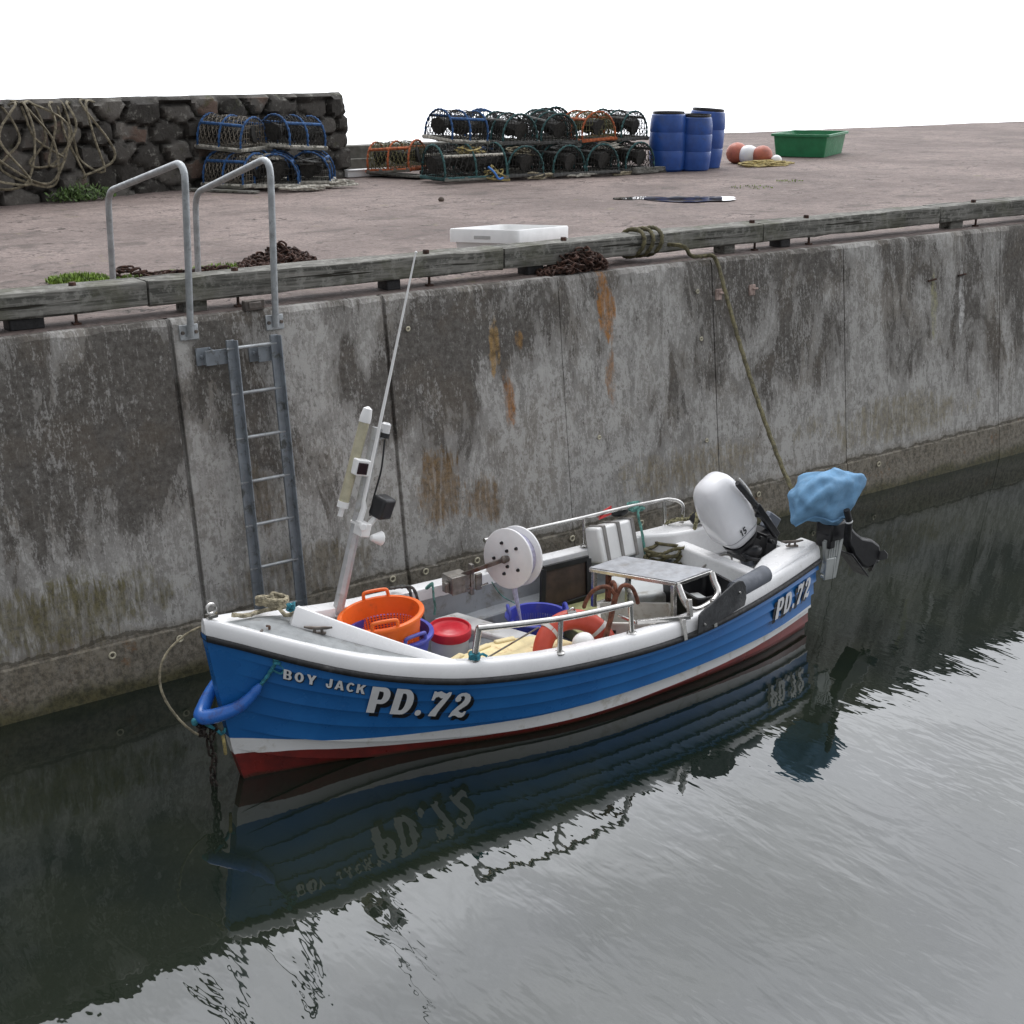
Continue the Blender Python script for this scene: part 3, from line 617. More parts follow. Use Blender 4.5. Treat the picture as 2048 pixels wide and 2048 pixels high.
tangle('rope_tangle', (13.1,7.6,QZ), .38, .05, .08, 14, ROPW, .012, 'pale rope with yellow knot before the dark pots', seed=6, group='loose ropes by the pots')
tangle('rope_tangle', (13.9,7.6,QZ), .40, .05, .05, 12, ROPB, .012, 'thin grey rope on the ground left of the timber baulk', seed=7, group='loose ropes by the pots')
g = G(); g.tube(catmull([(11.42,7.70,QZ+.22),(11.5,7.66,QZ+.14),(11.56,7.64,QZ+.05),(11.64,7.64,QZ+.06)], 5), .016, 7); tag(obj('strap', g, mk('bright_blue_strap', (.06,.22,.62), .5), frame=FW, at=(11.5,7.66,QZ)), 'bright blue cord on the thick teal bound pot', 'cord')
for k_, (a_, b_, z_, m_, lb_) in enumerate([(8.25,8.45,.5,ROPW,'bleached rope thrown over the upper pots of the left group'),(8.95,8.4,.42,ROPK,'dark rope sagging on the right pots of the left group'),(11.2,7.95,.5,ROPY,'straw twine lying on top of the thick teal bound pot'),(12.1,7.9,.45,ROPB,'beige rope draped between the two stacks of dark pots'),(12.9,7.85,.5,ROPK,'dark rope across the middle dark pots'),(13.8,7.9,.48,ROPW,'bleached rope on the dark pots nearest the drums')]):
    tangle('rope_tangle', (a_, b_, QZ+z_-.12), .38, .12, .16, 20, m_, .011, lb_, seed=60+k_, group='loose ropes by the pots')
# ropes draped over the stone wall, weeds at its foot
for k in range(8):
    r2 = random.Random(40+k); s0 = 4.5+k*.19+r2.uniform(-.1,.1); z0 = QZ+1.12; q = 8.55+.255*(s0-5.2)
    P = [(s0-.3, q+.3, z0), (s0-.1, q+.02, z0+.06), (s0+r2.uniform(-.2,.2), q-.10, z0-.35), (s0+r2.uniform(-.3,.45), q-.13, z0-r2.uniform(.55,.85)), (s0+r2.uniform(.0,.6), q-.16, z0-r2.uniform(.65,.98)), (s0+r2.uniform(.2,.8), q-.14, z0-r2.uniform(.2,.6)), (s0+r2.uniform(.2,.6), q+.0, z0+.05), (s0+.5, q+.3, z0)]
    g = G(); g.tube(catmull(P, 8), .015, 6, twist=50); tag(obj('draped_rope', g, ROPD, frame=FW, at=(s0, q, QZ+1.1)), 'beige rope draped in a hanging loop over the stone wall at the far left', 'rope', 'ropes draped over the stone wall')
g = G(); r2 = random.Random(5)
for i in range(420):
    a = r2.uniform(0,2*PI); q = r2.random()**.6; p = Vector((5.75+.42*q*math.cos(a), 8.42+.14*q*math.sin(a), QZ+.22*r2.random()*(1-q*.6))); d = Vector((r2.uniform(-1,1), r2.uniform(-1,.4), r2.uniform(.1,1))).normalized(); sd = d.orthogonal().normalized()*.018; e = p+d*.07
    g.add([p, p.lerp(e,.5)+sd, e, p.lerp(e,.5)-sd], [(0,1,2,3)])
tag(obj('weed_clump', g, LEAF, frame=FW, at=(5.75,8.42,QZ), smooth=False), 'green leafy weeds growing at the foot of the stone wall under the draped ropes', 'plant')
# blue drums, buoys, green skip
dr = thing('plastic_drum', 'dark blue plastic drum nearest to the lobster pots', 'drum', FW, (15.0,7.85,QZ), (0,0,0), 'blue plastic drums on the quay')
g = G(); g.lathe([(0,0),(.24,0),(.27,.03),(.285,.18),(.29,.30),(.283,.32),(.29,.34),(.29,.58),(.283,.60),(.29,.62),(.285,.75),(.265,.86),(.24,.88),(0,.88)], 28); obj('body', g, DRUMB, dr)
g = G(); g.lathe([(.24,.87),(.25,.87),(.25,.91),(.235,.91),(.235,.885),(0,.885)], 28); obj('lid', g, BLKP, dr)
for s, q, lb, k_, a_ in [(15.42,7.70,'blue plastic drum in the middle of the three',.95,1.), (15.90,7.98,'blue plastic drum beside the orange buoys',1.03,2.)]: dup(dr, FW @ Matrix.Translation((s, q, QZ)) @ Euler((.02*k_,-.03*a_,a_)).to_matrix().to_4x4() @ Matrix.Scale(k_, 4), lb)
def buoy(s, q, r, m, label, rot):
    t = thing('buoy', label, 'buoy', FW, (s,q,QZ), (0,0,rot), 'net buoys lying by the drums'); g = G()
    M = Matrix.Translation((0,0,r*.96)) @ Matrix.Rotation(PI/2, 4, 'Y'); prof = [(r*math.sin(PI*k/14)**.9, -r*1.12*math.cos(PI*k/14)) for k in range(15)]; g.lathe(prof, 18, M); obj('float', g, m, t)
    g = G(); g.lathe([(0,r*1.3),(.035,r*1.3),(.04,r*1.05)], 10, M); obj('eye', g, BLKP, t)
buoy(17.05,8.35,.18, BUOYO, 'faded orange buoy touching the rightmost blue drum', .3); buoy(17.25,7.95,.16, BUOYO, 'faded orange buoy in front of the large white buoy', .1); buoy(17.12,8.15,.16, WPLAS, 'larger white buoy between the two orange buoys', -.4); buoy(17.35,7.72,.085, WPLAS, 'smallest white buoy lying in the straw coloured rope', 0)
tangle('rope_heap', (16.95,7.65,QZ), .75, .28, .10, 60, ROPY, .013, 'flat heap of straw coloured rope around the buoys', seed=9)
g = G(); g.grid([rect(1.5,.9,0), rect(1.6,1.0,.4), rect(1.68,1.08,.4), rect(1.68,1.08,.36), rect(1.55,.95,.36), rect(1.4,.8,.03)], True); g.add(rect(1.4,.8,.03), [tuple(range(24))])
tag(obj('tub', g, GREENP, frame=FW, at=(19.9,9.3,QZ), rot=(0,0,.5)), 'low green plastic tub standing alone at the back right of the quay', 'tub')

# ------------------------------------------------------------------ mooring rope of the stern
g = G(); lp = []
for k in range(3):
    for i in range(12):
        a = 2*PI*i/12; lp.append((7.72+.30*k/3+.08*i/12/3+.05*math.sin(a), .275+.165*math.cos(a), QZ+.165+.115*math.sin(a)))
P = [(7.55,.62,QZ+.02),(7.6,.5,QZ+.12)]+lp+[(8.1,.06,QZ+.14),(8.2,.02,QZ+.05),(8.33,.02,QZ+.03)]
P = catmull(P, 4)
F = FW.inverted() @ FB @ Vector((4.63,-.22,.80)); A = Vector((8.44,-.035,QZ+.015))
hang = [A]+[A.lerp(F, t)+Vector((0,-.02,-.30*4*t*(1-t)*.5)) for t in (.1,.22,.34,.46,.58,.7,.82,.92)]+[F]
g.tube(P+catmull([P[-1], *hang], 5)[1:], .0175, 8, twist=45)
tag(obj('mooring_rope', g, ROPO, frame=FW, at=(8.0,.28,QZ+.2)), 'olive mooring rope wound round the kerb beam and running down to the boat stern', 'rope')
tangle('rope_coil', (7.83,.5,QZ+.03), .22, .12, .22, 18, ROPB, .016, 'slack beige coil of rope lying over the kerb beam by the mooring rope', seed=12)

# ------------------------------------------------------------------ the boat
S_ = [-.15,0,.3,.6,.9,1.2,1.5,1.8,2.1,2.4,2.7,3.0,3.3,3.6,3.9,4.2,4.56]
ZS_ = [.985,.935,.825,.72,.64,.582,.545,.52,.503,.492,.487,.488,.50,.518,.534,.55,.565]
BS_ = [.015,.125,.325,.465,.573,.660,.722,.766,.79,.805,.808,.79,.757,.712,.65,.575,.47]
BW_ = [.0,.012,.09,.175,.27,.375,.485,.575,.63,.65,.648,.64,.628,.605,.57,.51,.415]
def herm(x, X, Y):
    x = max(X[0], min(X[-1], x)); i = 0
    while i < len(X)-2 and x > X[i+1]: i += 1
    def m(j):
        if j == 0: return (Y[1]-Y[0])/(X[1]-X[0])
        if j == len(X)-1: return (Y[-1]-Y[-2])/(X[-1]-X[-2])
        return (Y[j+1]-Y[j-1])/(X[j+1]-X[j-1])
    h = X[i+1]-X[i]; t = (x-X[i])/h
    return Y[i]*(2*t**3-3*t*t+1)+h*m(i)*(t**3-2*t*t+t)+Y[i+1]*(-2*t**3+3*t*t)+h*m(i+1)*(t**3-t*t)
zs = lambda s: herm(s, S_, ZS_); bs = lambda s: herm(s, S_, BS_); bw = lambda s: herm(s, S_, BW_)
def halfb(s, t): return max(.030, bw(s)*(1-t)+bs(s)*t) if t >= 0 else max(.030, bw(s)*(1+t*.85))
def stem(t): return -.15*t if t >= 0 else -.35*t
def aft(t): return 4.49+.06*t if t >= 0 else 4.49+.02*t
boat = thing('fishing_boat', 'small blue clinker fishing boat with white gunwale and red bottom moored along the harbour wall', 'boat', FB, (2.2,0,0))
pl_mid = [1.0,.855,.69,.51,.315,.11,-.12]; pl_bow = [1.0,.90,.79,.675,.545,.40,.24]       # lap heights amidships and at the stem
levels = []
for i in range(6):
    for k in range(4): levels.append((pl_mid[i]+(pl_mid[i+1]-pl_mid[i])*k/3, pl_bow[i]+(pl_bow[i+1]-pl_bow[i])*k/3, .024*(k/3)**1.6))
    levels.append((pl_mid[i+1], pl_bow[i+1], 0))
levels += [(-.35,-.1,0),(-.7,-.55,0),(-1,-1,0)]
NS = 72
def hrow(tm, tb, off, side):
    r = []
    for j in range(NS+1):
        f = (j/NS)**1.35; sm = 4.49*f; t = tm+(tb-tm)*max(0, 1-sm/1.7)**1.7; s = stem(t)+(aft(t)-stem(t))*f; fade = min(1, max(0, (s+.02)/.25)); z = zs(s)*t if t >= 0 else .30*t
        r.append(Vector((s, side*(halfb(s, t)+off*fade), z)))
    return r
g = G(); near = [hrow(a, b, o, -1) for a, b, o in levels]; farr = [hrow(a, b, o, 1) for a, b, o in levels]
g.grid(near); g.grid(farr); g.grid([[a[0], b[0]] for a, b in zip(near, farr)]); g.grid([near[-1], farr[-1]])
obj('hull', g, HULL, boat, ang=26)
g = G(); ring = [r[-1] for r in near]+[r[-1] for r in reversed(farr)]; g.add(ring, [tuple(range(len(ring)))]); obj('transom', g, HULL, boat, smooth=False)
# gunwale, strake
def sweep(prof, s0=-.145, s1=4.555, n=70, closed=False):
    g = G(); sides = []
    for side in (-1, 1):
        rows = []
        for j in range(n+1):
            s = s0+(s1-s0)*(j/n)**1.25; rows.append([(s+(d[2] if len(d) > 2 else 0)*max(0, 1-j/6), side*max(.004, bs(s)+d[0]), zs(s)+d[1]) for d in prof])
        g.grid(rows); sides.append(rows); g.add(rows[-1], [tuple(range(len(prof)))])
    g.grid([sides[0][0], sides[1][0]]); return g
obj('gunwale', sweep([(.010,-.004),(.013,.02),(.004,.062),(-.004,.082),(-.018,.094),(-.034,.097),(-.05,.094),(-.10,.090),(-.112,.082),(-.116,.065),(-.118,.0)]), WHITE, boat, ang=34)
obj('rubbing_strake', sweep([(.004,-.040),(.024,-.038),(.033,-.026),(.033,-.010),(.024,.0),(.008,.002)]), BLACK, boat, ang=60)
# foredeck with the V-shaped coaming
AP, AE = .45, 1.22
g = G()
for side in (-1, 1):
    rows = []; AE = 1.22 if side < 0 else .66
    for j in range(26):
        s = -.06+(AE+.02+.06)*j/25; w_ = max(.006, bs(s)-.095); l0 = 0 if s < AP else min(w_, (.62 if side < 0 else .40)*(s-AP)/(AE-AP))
        rows.append([(s, side*(l0+(w_-l0)*k/6), zs(s)+.078+.045*(1-((l0+(w_-l0)*k/6)/w_)**2)*min(1, max(0, w_*3))) for k in range(7)])
    g.grid(rows)
obj('foredeck', g, GREYD, boat, ang=40)
g = G(); cl = []
for k in range(-16, 17):
    f = abs(k)/16; sd = -1 if k < 0 else 1; AE = 1.22 if k < 0 else .66; s = AP+(AE-AP)*f; l = sd*(.62 if k < 0 else .40)*f; w_ = bs(s)-.095; zb = zs(s)+.078+.045*max(0, 1-(l/w_)**2); h = (.105*(1-f)**.85 if k <= 0 else .105*(1-f)**2)+.010
    nrm = (Vector((-.63, -.78, 0)) if k < 0 else Vector((-.85, .5, 0))) if k else Vector((-1.0, -.25, 0)); nrm *= 1.0
    b = Vector((s, l, zb)); o = nrm*.055*(1-.6*f)
    cl.append([b+o+Vector((0,0,-.012)), b+o*.9+Vector((0,0,.012)), b+o*.25+Vector((0,0,h*.86)), b+Vector((0,0,h)), b-o*.35+Vector((0,0,h)), b-o*.55+Vector((0,0,h*.8)), b-o*.55+Vector((0,0,-.22 if k <= 0 else -.06))])
g.grid(cl); obj('coaming', g, WHITE, boat, ang=32)
# inside
def inner(s, k): return [(bs(s)-.117, zs(s)+.01), (bs(s)-.125, zs(s)-.05), (bs(s)-.15, .335), (bs(s)-.165, .325), (max(.05, bs(s)-.235), .315), (max(.05, bs(s)-.245), .305), (max(.04, bw(s)-.12), .175)][k]
g = G()
for side in (-1, 1): g.grid([[(s, side*inner(s, k)[0], inner(s, k)[1]) for k in range(7)] for s in [.42+3.55*j/40 for j in range(41)]])
obj('inner_liner', g, GREYL, boat, ang=30)
g = G(); g.grid([[(s, l*max(.05, bw(s)-.115), .18) for l in (-1,-.5,0,.5,1)] for s in [.42+3.55*j/40 for j in range(41)]]); obj('floor', g, GREYL, boat, smooth=False)
g = G(); g.prism([(2.64,-.20),(3.35,-.30),(3.35,.50),(2.64,.50)], .182, .272); obj('floor_mat', g, MATGR, boat, bevel=.005)
g = G(); g.prism([(1.79,.585),(1.99,.585),(2.20,-.08),(2.32,-.45),(2.15,-.45),(2.03,-.1)], .352, .40); obj('thwart', g, mk('worn_white_thwart', (.66,.66,.65), .5, var=.05, dirt=(.42,.40,.37), dsc=10), boat, bevel=.012)
g = G(); g.prism([(3.42,-.57),(3.95,-.50),(3.95,.50),(3.42,.57)], .30, .355); obj('stern_bench', g, PALEG, boat, bevel=.012)
g = G(); g.box((3.93,0,.40), (.03,.9,.24)); obj('bulkhead', g, PALEG, boat)
# stern: well sill, two quarter blocks, well floor
g = G(); g.box((3.925,-.01,.505), (.115,.80,.15)); obj('well_sill', g, WHITE, boat, bevel=.022, seg=3)
for sd in (-1, 1):
    g = G(); base = [(3.50, bs(3.5)-.085), (3.72,.535), (3.88,.40), (4.02,.33), (4.20,.29), (4.545,.26), (4.545, bs(4.545)-.018), (4.2, bs(4.2)-.018), (3.9, bs(3.9)-.018), (3.6, bs(3.6)-.02)]
    zt = lambda s: zs(s)+.097+.028*max(0, min(1, (s-3.8)/.35))
    vs = [(s, sd*l, .43) for s, l in base]+[(s+(.03 if 3.8 < s < 4.5 and l < bs(s)-.05 else 0), sd*(l+(.035 if l < bs(s)-.05 else 0)), zt(s)-.03*0) for s, l in base]; n = len(base)
    g.add(vs, [tuple(range(n-1,-1,-1)), tuple(range(n, 2*n))]+[(i, (i+1) % n, (i+1) % n+n, i+n) for i in range(n)])
    obj('quarter_block', g, WHITE, boat, bevel=.022, seg=3)
g = G(); g.box((4.25,0,.40), (.58,.66,.05)); g.box((4.515,0,.475), (.075,.60,.22)); obj('engine_well', g, WHITE, boat, bevel=.008)
def cleat(s, l, z, ang_, m=DSTEEL):
    g = G(); c, d = math.cos(ang_), math.sin(ang_); pt = lambda x, zz: (s+c*x, l+d*x, z+zz)
    g.tube([pt(-.085,.042),pt(-.05,.038),pt(0,.036),pt(.05,.038),pt(.085,.042)], [.006,.010,.011,.010,.006], 8); g.tube([pt(-.025,0),pt(-.02,.036)], .009, 8); g.tube([pt(.025,0),pt(.02,.036)], .009, 8); g.bar(pt(-.045,.004), pt(.045,.004), .025, .008); obj('cleat', g, m, boat)
cleat(.52,-.13,.86,R(-38)); cleat(4.33,-.40,.685,R(-25)); cleat(4.3,.42,.685,R(25))
g = G()
for dx in (-.05,.05): g.tube(catmull([(.18+dx*.7,-.12+dx*.5,.93),(.18+dx*.9,-.12+dx*.6,.965),(.18+dx*.45,-.12+dx*.35,.98)], 4), .008, 6)
g.bar((.14,-.15,.935),(.22,-.09,.935),.03,.008); obj('fairlead', g, DSTEEL, boat)
g = G(); g.tube([(-.09+.03*math.cos(a), 0, 1.125+.03*math.sin(a)) for a in [2*PI*k/14 for k in range(14)]], .009, 7, True); g.box((-.09,0,1.083), (.06,.05,.018)); obj('stem_ring', g, STEEL, boat)
# near and far rails
def foot(g, p): g.lathe([(0,.012),(.026,.012),(.036,.004),(.036,-.004)], 14, Matrix.Translation(p))
g = G(); g.tube([(1.30,-.635,.665),(1.335,-.64,.872)], .021, 12); g.tube(catmull([(1.325,-.64,.868),(1.88,-.735,.826),(2.46,-.745,.79)], 8), .020, 12); g.tube([(1.87,-.745,.60),(1.885,-.737,.82)], .017, 12); g.tube([(2.46,-.752,.585),(2.45,-.745,.785)], .017, 12)
for p in ((1.30,-.635,.668),(1.87,-.745,.60),(2.46,-.752,.585)): foot(g, p)
obj('near_rail', g, STEEL, boat)
g = G(); P = catmull([(2.32,.72,.83),(2.75,.725,.825),(3.23,.71,.825),(3.6,.675,.84),(3.96,.61,.855)], 6)+catmull([(3.99,.605,.854),(4.06,.57,.838),(4.10,.55,.80),(4.10,.545,.74),(4.10,.545,.645)], 5)
g.tube(P, .0165, 10); g.tube([(3.24,.70,.60),(3.23,.71,.825)], .015, 10); g.tube([(3.975,.60,.64),(3.96,.61,.85)], .015, 10); g.tube([(2.35,.72,.585),(2.34,.72,.83)], .015, 10)
for p in ((3.24,.70,.60),(3.975,.60,.645),(4.10,.545,.65)): foot(g, p)
obj('far_rail', g, STEEL, boat)
# mast with its fittings
g = G(); ma, mb = Vector((.92,.50,.42)), Vector((1.335,.50,1.87)); g.tube([ma, ma.lerp(mb,.5), mb], [.040,.036,.031], 8); mast = obj('mast', g, ALU, boat, ang=30)
md = (mb-ma).normalized()
g = G(); b0 = Vector((1.14,.45,1.25)); g.tube([b0, b0+Vector((.05,0,.12)), Vector((1.19,.45,1.42)), Vector((1.40,.45,2.16)), Vector((1.625,.45,2.965))], [.022,.020,.013,.010,.0055], 8); g.ball((1.628,.45,2.97), .009, 8, 6); obj('whip_antenna', g, WPLAS, mast)
g = G(); g.box((1.155,.42,1.24), (.07,.10,.09), (0,.27,0)); g.tube([(1.13,.36,1.27),(1.16,.47,1.25)], .026, 10); g.tube([(1.18,.36,1.19),(1.26,.36,1.17)], [.018,.05], 10); obj('antenna_bracket', g, WPLAS, mast, bevel=.006)
g = G(); r0, r1 = Vector((1.085,.53,1.40)), Vector((1.262,.53,1.915)); g.tube([r0, r1], .034, 14); rt = obj('radar_reflector', g, TUBEY, mast)
g = G(); u = (r1-r0).normalized(); g.tube([r1-u*.005, r1+u*.03, r1+u*.055, r1+u*.085, r1+u*.10], [.039,.039,.035,.030,.006], 12); obj('end_cap', g, WPLAS, rt)
g = G(); g.tube([r0+u*.01, r0-u*.03], .039, 12); g.tube([r0-u*.025, r0-u*.09], .018, 8); obj('end_cap', g, WPLAS, rt)
g = G(); g.box((1.185,.46,1.64), (.10,.07,.105), (0,.27,0)); nl = obj('side_light', g, WPLAS, mast, bevel=.008)
g = G(); g.box((1.175,.422,1.64), (.072,.012,.075), (0,.27,0)); obj('lens', g, mk('dark_red_lens', (.020,.006,.010), .1), nl, bevel=.004)
g = G(); g.tube([(1.375,.49,1.80),(1.385,.49,1.83)], .036, 12); pf = obj('stern_light', g, BLKP, mast)
g = G(); g.tube([(1.383,.49,1.83),(1.40,.49,1.885),(1.403,.49,1.895)], [.033,.032,.02], 12); obj('lamp_glass', g, mk('frosted_lamp', (.6,.6,.6), .25), pf)
g = G(); g.bar((1.34,.49,1.80),(1.375,.49,1.80),.02,.012); obj('light_arm', g, ALU, mast)
g = G(); g.box((1.315,.43,1.355), (.125,.11,.145), (.25,.22,.35)); fl = obj('floodlight', g, BLKP, mast, bevel=.018)
g = G(); g.tube([(1.22,.44,1.25),(1.30,.43,1.33)], .02, 8); obj('lamp_arm', g, WPLAS, fl)
g = G(); g.tube(catmull([(1.375,.475,1.79),(1.33,.455,1.60),(1.27,.46,1.42),(1.24,.465,1.30)], 6), .0065, 6); obj('cable', g, BLKP, mast)
for t_ in (.02,.44):
    g = G(); p = ma.lerp(mb, t_+.14); g.tube([p-md*.006, p+md*.006], .045, 10); obj('band', g, WPLAS, mast)
# registration letters, drawn as outlines and laid on the planking
def arcp(cx, cy, rx, ry, a0, a1, n=10): return [(cx+rx*math.cos(R(a0+(a1-a0)*k/n)), cy+ry*math.sin(R(a0+(a1-a0)*k/n))) for k in range(n+1)]
GLY = {
 'P': ([[(0,0),(.30,0),(.30,.36),(.42,.36)]+arcp(.44,.68,.27,.32,-90,90)+[(0,1),(0,1)], [(.28,.52)]+[(.40,.52)]+arcp(.40,.68,.06,.155,-80,80)+[(.28,.845)]], .78),
 'D': ([[(0,0),(.36,0)]+arcp(.38,.5,.36,.5,-90,90,14)+[(.36,1),(0,1)], [(.27,.17),(.36,.17)]+arcp(.36,.5,.11,.33,-80,80)+[(.36,.83),(.27,.83)]], .84),
 '.': ([arcp(.11,.11,.12,.12,0,345,12)], .34),
 '7': ([[(.10,0),(.40,0),(.44,.22),(.56,.50),(.70,.86),(.70,1.0),(.58,1.0),(.52,.93),(.42,.96),(.28,1.02),(.14,.97),(.09,1.0),(.02,1.0),(.02,.64),(.11,.64),(.16,.76),(.25,.80),(.36,.74),(.44,.75),(.28,.44),(.14,.16)]], .80),
 '2': ([[(.02,0),(.10,0),(.17,.06),(.27,.07),(.42,.0),(.55,.0),(.63,.08),(.66,.26),(.58,.26),(.52,.19),(.43,.20),(.33,.27),(.45,.38),(.60,.52),(.66,.66),(.64,.83),(.54,.95),(.38,1.01),(.20,.99),(.08,.90),(.03,.76),(.06,.66),(.16,.62),(.26,.67),(.27,.77),(.22,.84),(.30,.88),(.39,.84),(.41,.72),(.36,.60),(.22,.43),(.08,.24)]], .74),
 'B': ([[(0,0),(.44,0)]+arcp(.46,.27,.22,.27,-90,60)+arcp(.42,.75,.22,.25,-30,90)+[(0,1)], [(.24,.14),(.38,.14)]+arcp(.38,.285,.07,.145,-80,80)+[(.24,.43)], [(.24,.57),(.36,.57)]+arcp(.36,.715,.06,.145,-80,80)+[(.24,.86)]], .78),
 'O': ([arcp(.38,.5,.38,.51,0,350,22), arcp(.38,.5,.14,.32,0,348,18)], .88),
 'Y': ([[(.26,0),(.52,0),(.52,.40),(.80,1),(.53,1),(.40,.66),(.26,1),(-.02,1),(.26,.40)]], .84),
 'J': ([[(.30,1),(.56,1),(.56,.30)]+arcp(.29,.28,.27,.29,0,-180,12)+[(.0,.42),(.22,.42),(.22,.30)]+arcp(.28,.28,.06,.09,-170,-5,6)+[(.30,.30)]], .66),
 'A': ([[(0,0),(.25,0),(.31,.22),(.53,.22),(.59,0),(.85,0),(.56,1),(.29,1)], [(.36,.39),(.42,.72),(.49,.39)]], .92),
 'C': ([arcp(.38,.5,.38,.51,38,322,22)+arcp(.38,.5,.15,.32,318,42,18)], .80),
 'K': ([[(0,0),(.25,0),(.25,.34),(.34,.44),(.52,0),(.82,0),(.52,.62),(.80,1),(.50,1),(.25,.62),(.25,1),(0,1)]], .84),
 '1': ([[(.14,0),(.36,0),(.36,1),(.18,1),(.0,.84),(.0,.66),(.14,.72)]], .48),
 '5': ([[(0,.06),(.2,-.02),(.38,.02),(.55,.16),(.60,.34),(.54,.53),(.40,.63),(.24,.62),(.25,.80),(.56,.80),(.56,1),(.06,1),(.02,.44),(.2,.45),(.32,.44),(.36,.33),(.32,.22),(.2,.17),(.02,.24)]], .7),
 ' ': ([], .55)}
def glyph_mesh(word, gap=.10, cut=.14, fatten=0):
    cu = bpy.data.curves.new('letters', 'CURVE'); cu.dimensions = '2D'; cu.fill_mode = 'FRONT'; x = 0; cu.offset = fatten
    for ch in word:
        loops, adv = GLY[ch]
        for lp in loops:
            sp = cu.splines.new('POLY'); sp.points.add(len(lp)-1); sp.use_cyclic_u = True
            for p, (a, b) in zip(sp.points, lp): p.co = (a+x, b, 0, 1)
        x += adv+gap
    o = bpy.data.objects.new('letters', cu); C.objects.link(o); dg = bpy.context.evaluated_depsgraph_get()
    me = bpy.data.meshes.new_from_object(o.evaluated_get(dg)); bm = bmesh.new(); bm.from_mesh(me)
    k = -.2
    while k < x+.2:
        bmesh.ops.bisect_plane(bm, geom=bm.verts[:]+bm.edges[:]+bm.faces[:], plane_co=(k,0,0), plane_no=(1,0,0)); k += cut
    k = -.2
    while k < 1.2:
        bmesh.ops.bisect_plane(bm, geom=bm.verts[:]+bm.edges[:]+bm.faces[:], plane_co=(0,k,0), plane_no=(0,1,0)); k += cut
    g = G(); g.add([v.co.copy() for v in bm.verts], [tuple(v.index for v in f.verts) for f in bm.faces]); bm.free()
    bpy.data.objects.remove(o); bpy.data.curves.remove(cu); bpy.data.meshes.remove(me); return g, x-gap
def hull_y(s, z): t = z/zs(s); return halfb(s, t)
def lettering(word, s0, z0, s1, z1, h, shear=0, shadow=(.03,-.03), gap=.10, name='lettering'):
    for lay, m, off, dx, dz, fat in ((0, LETK, .0235, *shadow, .022), (1, LETW, .0265, 0, 0, 0)):
        g, wd = glyph_mesh(word, gap, fatten=fat); v2 = []
        for x, y, _ in g.v:
            f = x/wd; s = s0+(s1-s0)*f+dx*h/.17+shear*y*h; z = z0+(z1-z0)*f+y*h+dz*h/.17; v2.append((s, -(hull_y(s, z)+off), z))
        g.v = v2; obj(name, g, m, boat, smooth=False)['label'] = ('white painted letters reading ' if lay else 'black drop shadow of the letters ')+word
LET = lettering
LET('BOY JACK', .212,.700, .645,.548, .068, shadow=(.012,-.02), gap=.14)
LET('PD.72', .675,.400, 1.29,.245, .205, .02, shadow=(.022,-.026), gap=.10)
LET('PD.72', 3.95,.262, 4.44,.300, .170, -.05, shadow=(-.030,-.022), gap=.10)

# ------------------------------------------------------------------ things in and on the boat
def basket(name, label, at, r0, r1, h, body, rim, rot=(0,0,0), handles=2, cat='basket', hdir=0):
    t = thing(name, label, cat, FB, at, rot, 'plastic fish baskets in the boat')
    g = G(); n = 66; zs_ = [0,.02]+[h*.12*k for k in range(1, 9)]
    def rad(z): return r0+(r1-r0)*z/h
    for k in range(n):          # perforated side: staves and hoops
        a = 2*PI*k/n; P = [Vector((rad(z)*math.cos(a), rad(z)*math.sin(a), z)) for z in (0, h*.4, h*.72)]
        for p, q in zip(P[:-1], P[1:]): g.bar(p, q, .6*2*PI*r0/n, .006, (math.cos(a), math.sin(a), 0))
    for i in range(20): z = .004+h*.70*i/19; g.tube([(rad(z)*math.cos(2*PI*k/40), rad(z)*math.sin(2*PI*k/40), z) for k in range(40)], .0034, 5, True)
    obj('perforated_side', g, body, t, smooth=False)
    g = G(); g.lathe([(0,.004),(r0,.004),(r0,.010),(0,.010)], 36); obj('base', g, body, t)
    g = G(); g.lathe([(rad(h*.70),h*.70),(rad(h*.72)+.004,h*.70),(rad(h*.93)+.004,h*.93),(r1+.022,h*.93),(r1+.028,h*.955),(r1+.026,h*.99),(r1+.012,h*1.01),(r1-.004,h),(rad(h*.93)-.004,h*.93),(rad(h*.7)-.003,h*.70)], 48); obj('rim', g, rim, t, ang=50)
    if handles:
        for a0 in (hdir, hdir+PI)[:handles]:
            g = G(); P = []
            for x, z in ((-.085,-.03),(-.085,.030),(-.062,.048),(.062,.048),(.085,.030),(.085,-.03)): a = a0+x/(r1+.02); P.append(((r1+.010)*math.cos(a), (r1+.010)*math.sin(a), h+z))
            g.tube(catmull(P, 4), .0125, 8); obj('handle', g, rim, t)
    return t
basket('fish_basket', 'violet blue plastic basket holding the orange basket', (1.215,.215,.182), .20, .262, .40, PURP, BLUEB, handles=1, hdir=R(-82))
basket('fish_basket', 'orange plastic basket nested in the violet blue one behind the foredeck', (1.205,.225,.325), .195, .258, .39, ORANGE, ORANGE, rot=(R(-2),R(-6),0), hdir=R(66))
b3 = basket('fish_basket', 'blue plastic basket on the boat floor below the white line reel', (2.42,.21,.182), .17, .205, .22, BLUEB, BLUEB, handles=2, hdir=R(150))
t = thing('pail', 'white pail with bright red lid between the baskets and the thwart', 'pail', FB, (1.745,.315,.182), (R(4),R(-2),0))
g = G(); g.lathe([(0,0),(.115,0),(.120,.01),(.136,.25)], 36); obj('body', g, WPLAS, t)
g = G(); g.lathe([(.140,.205),(.147,.205),(.149,.262),(.145,.268),(.136,.268),(.131,.250),(.122,.247),(.06,.249),(.055,.253),(0,.253)], 48); obj('lid', g, RED, t, ang=50)
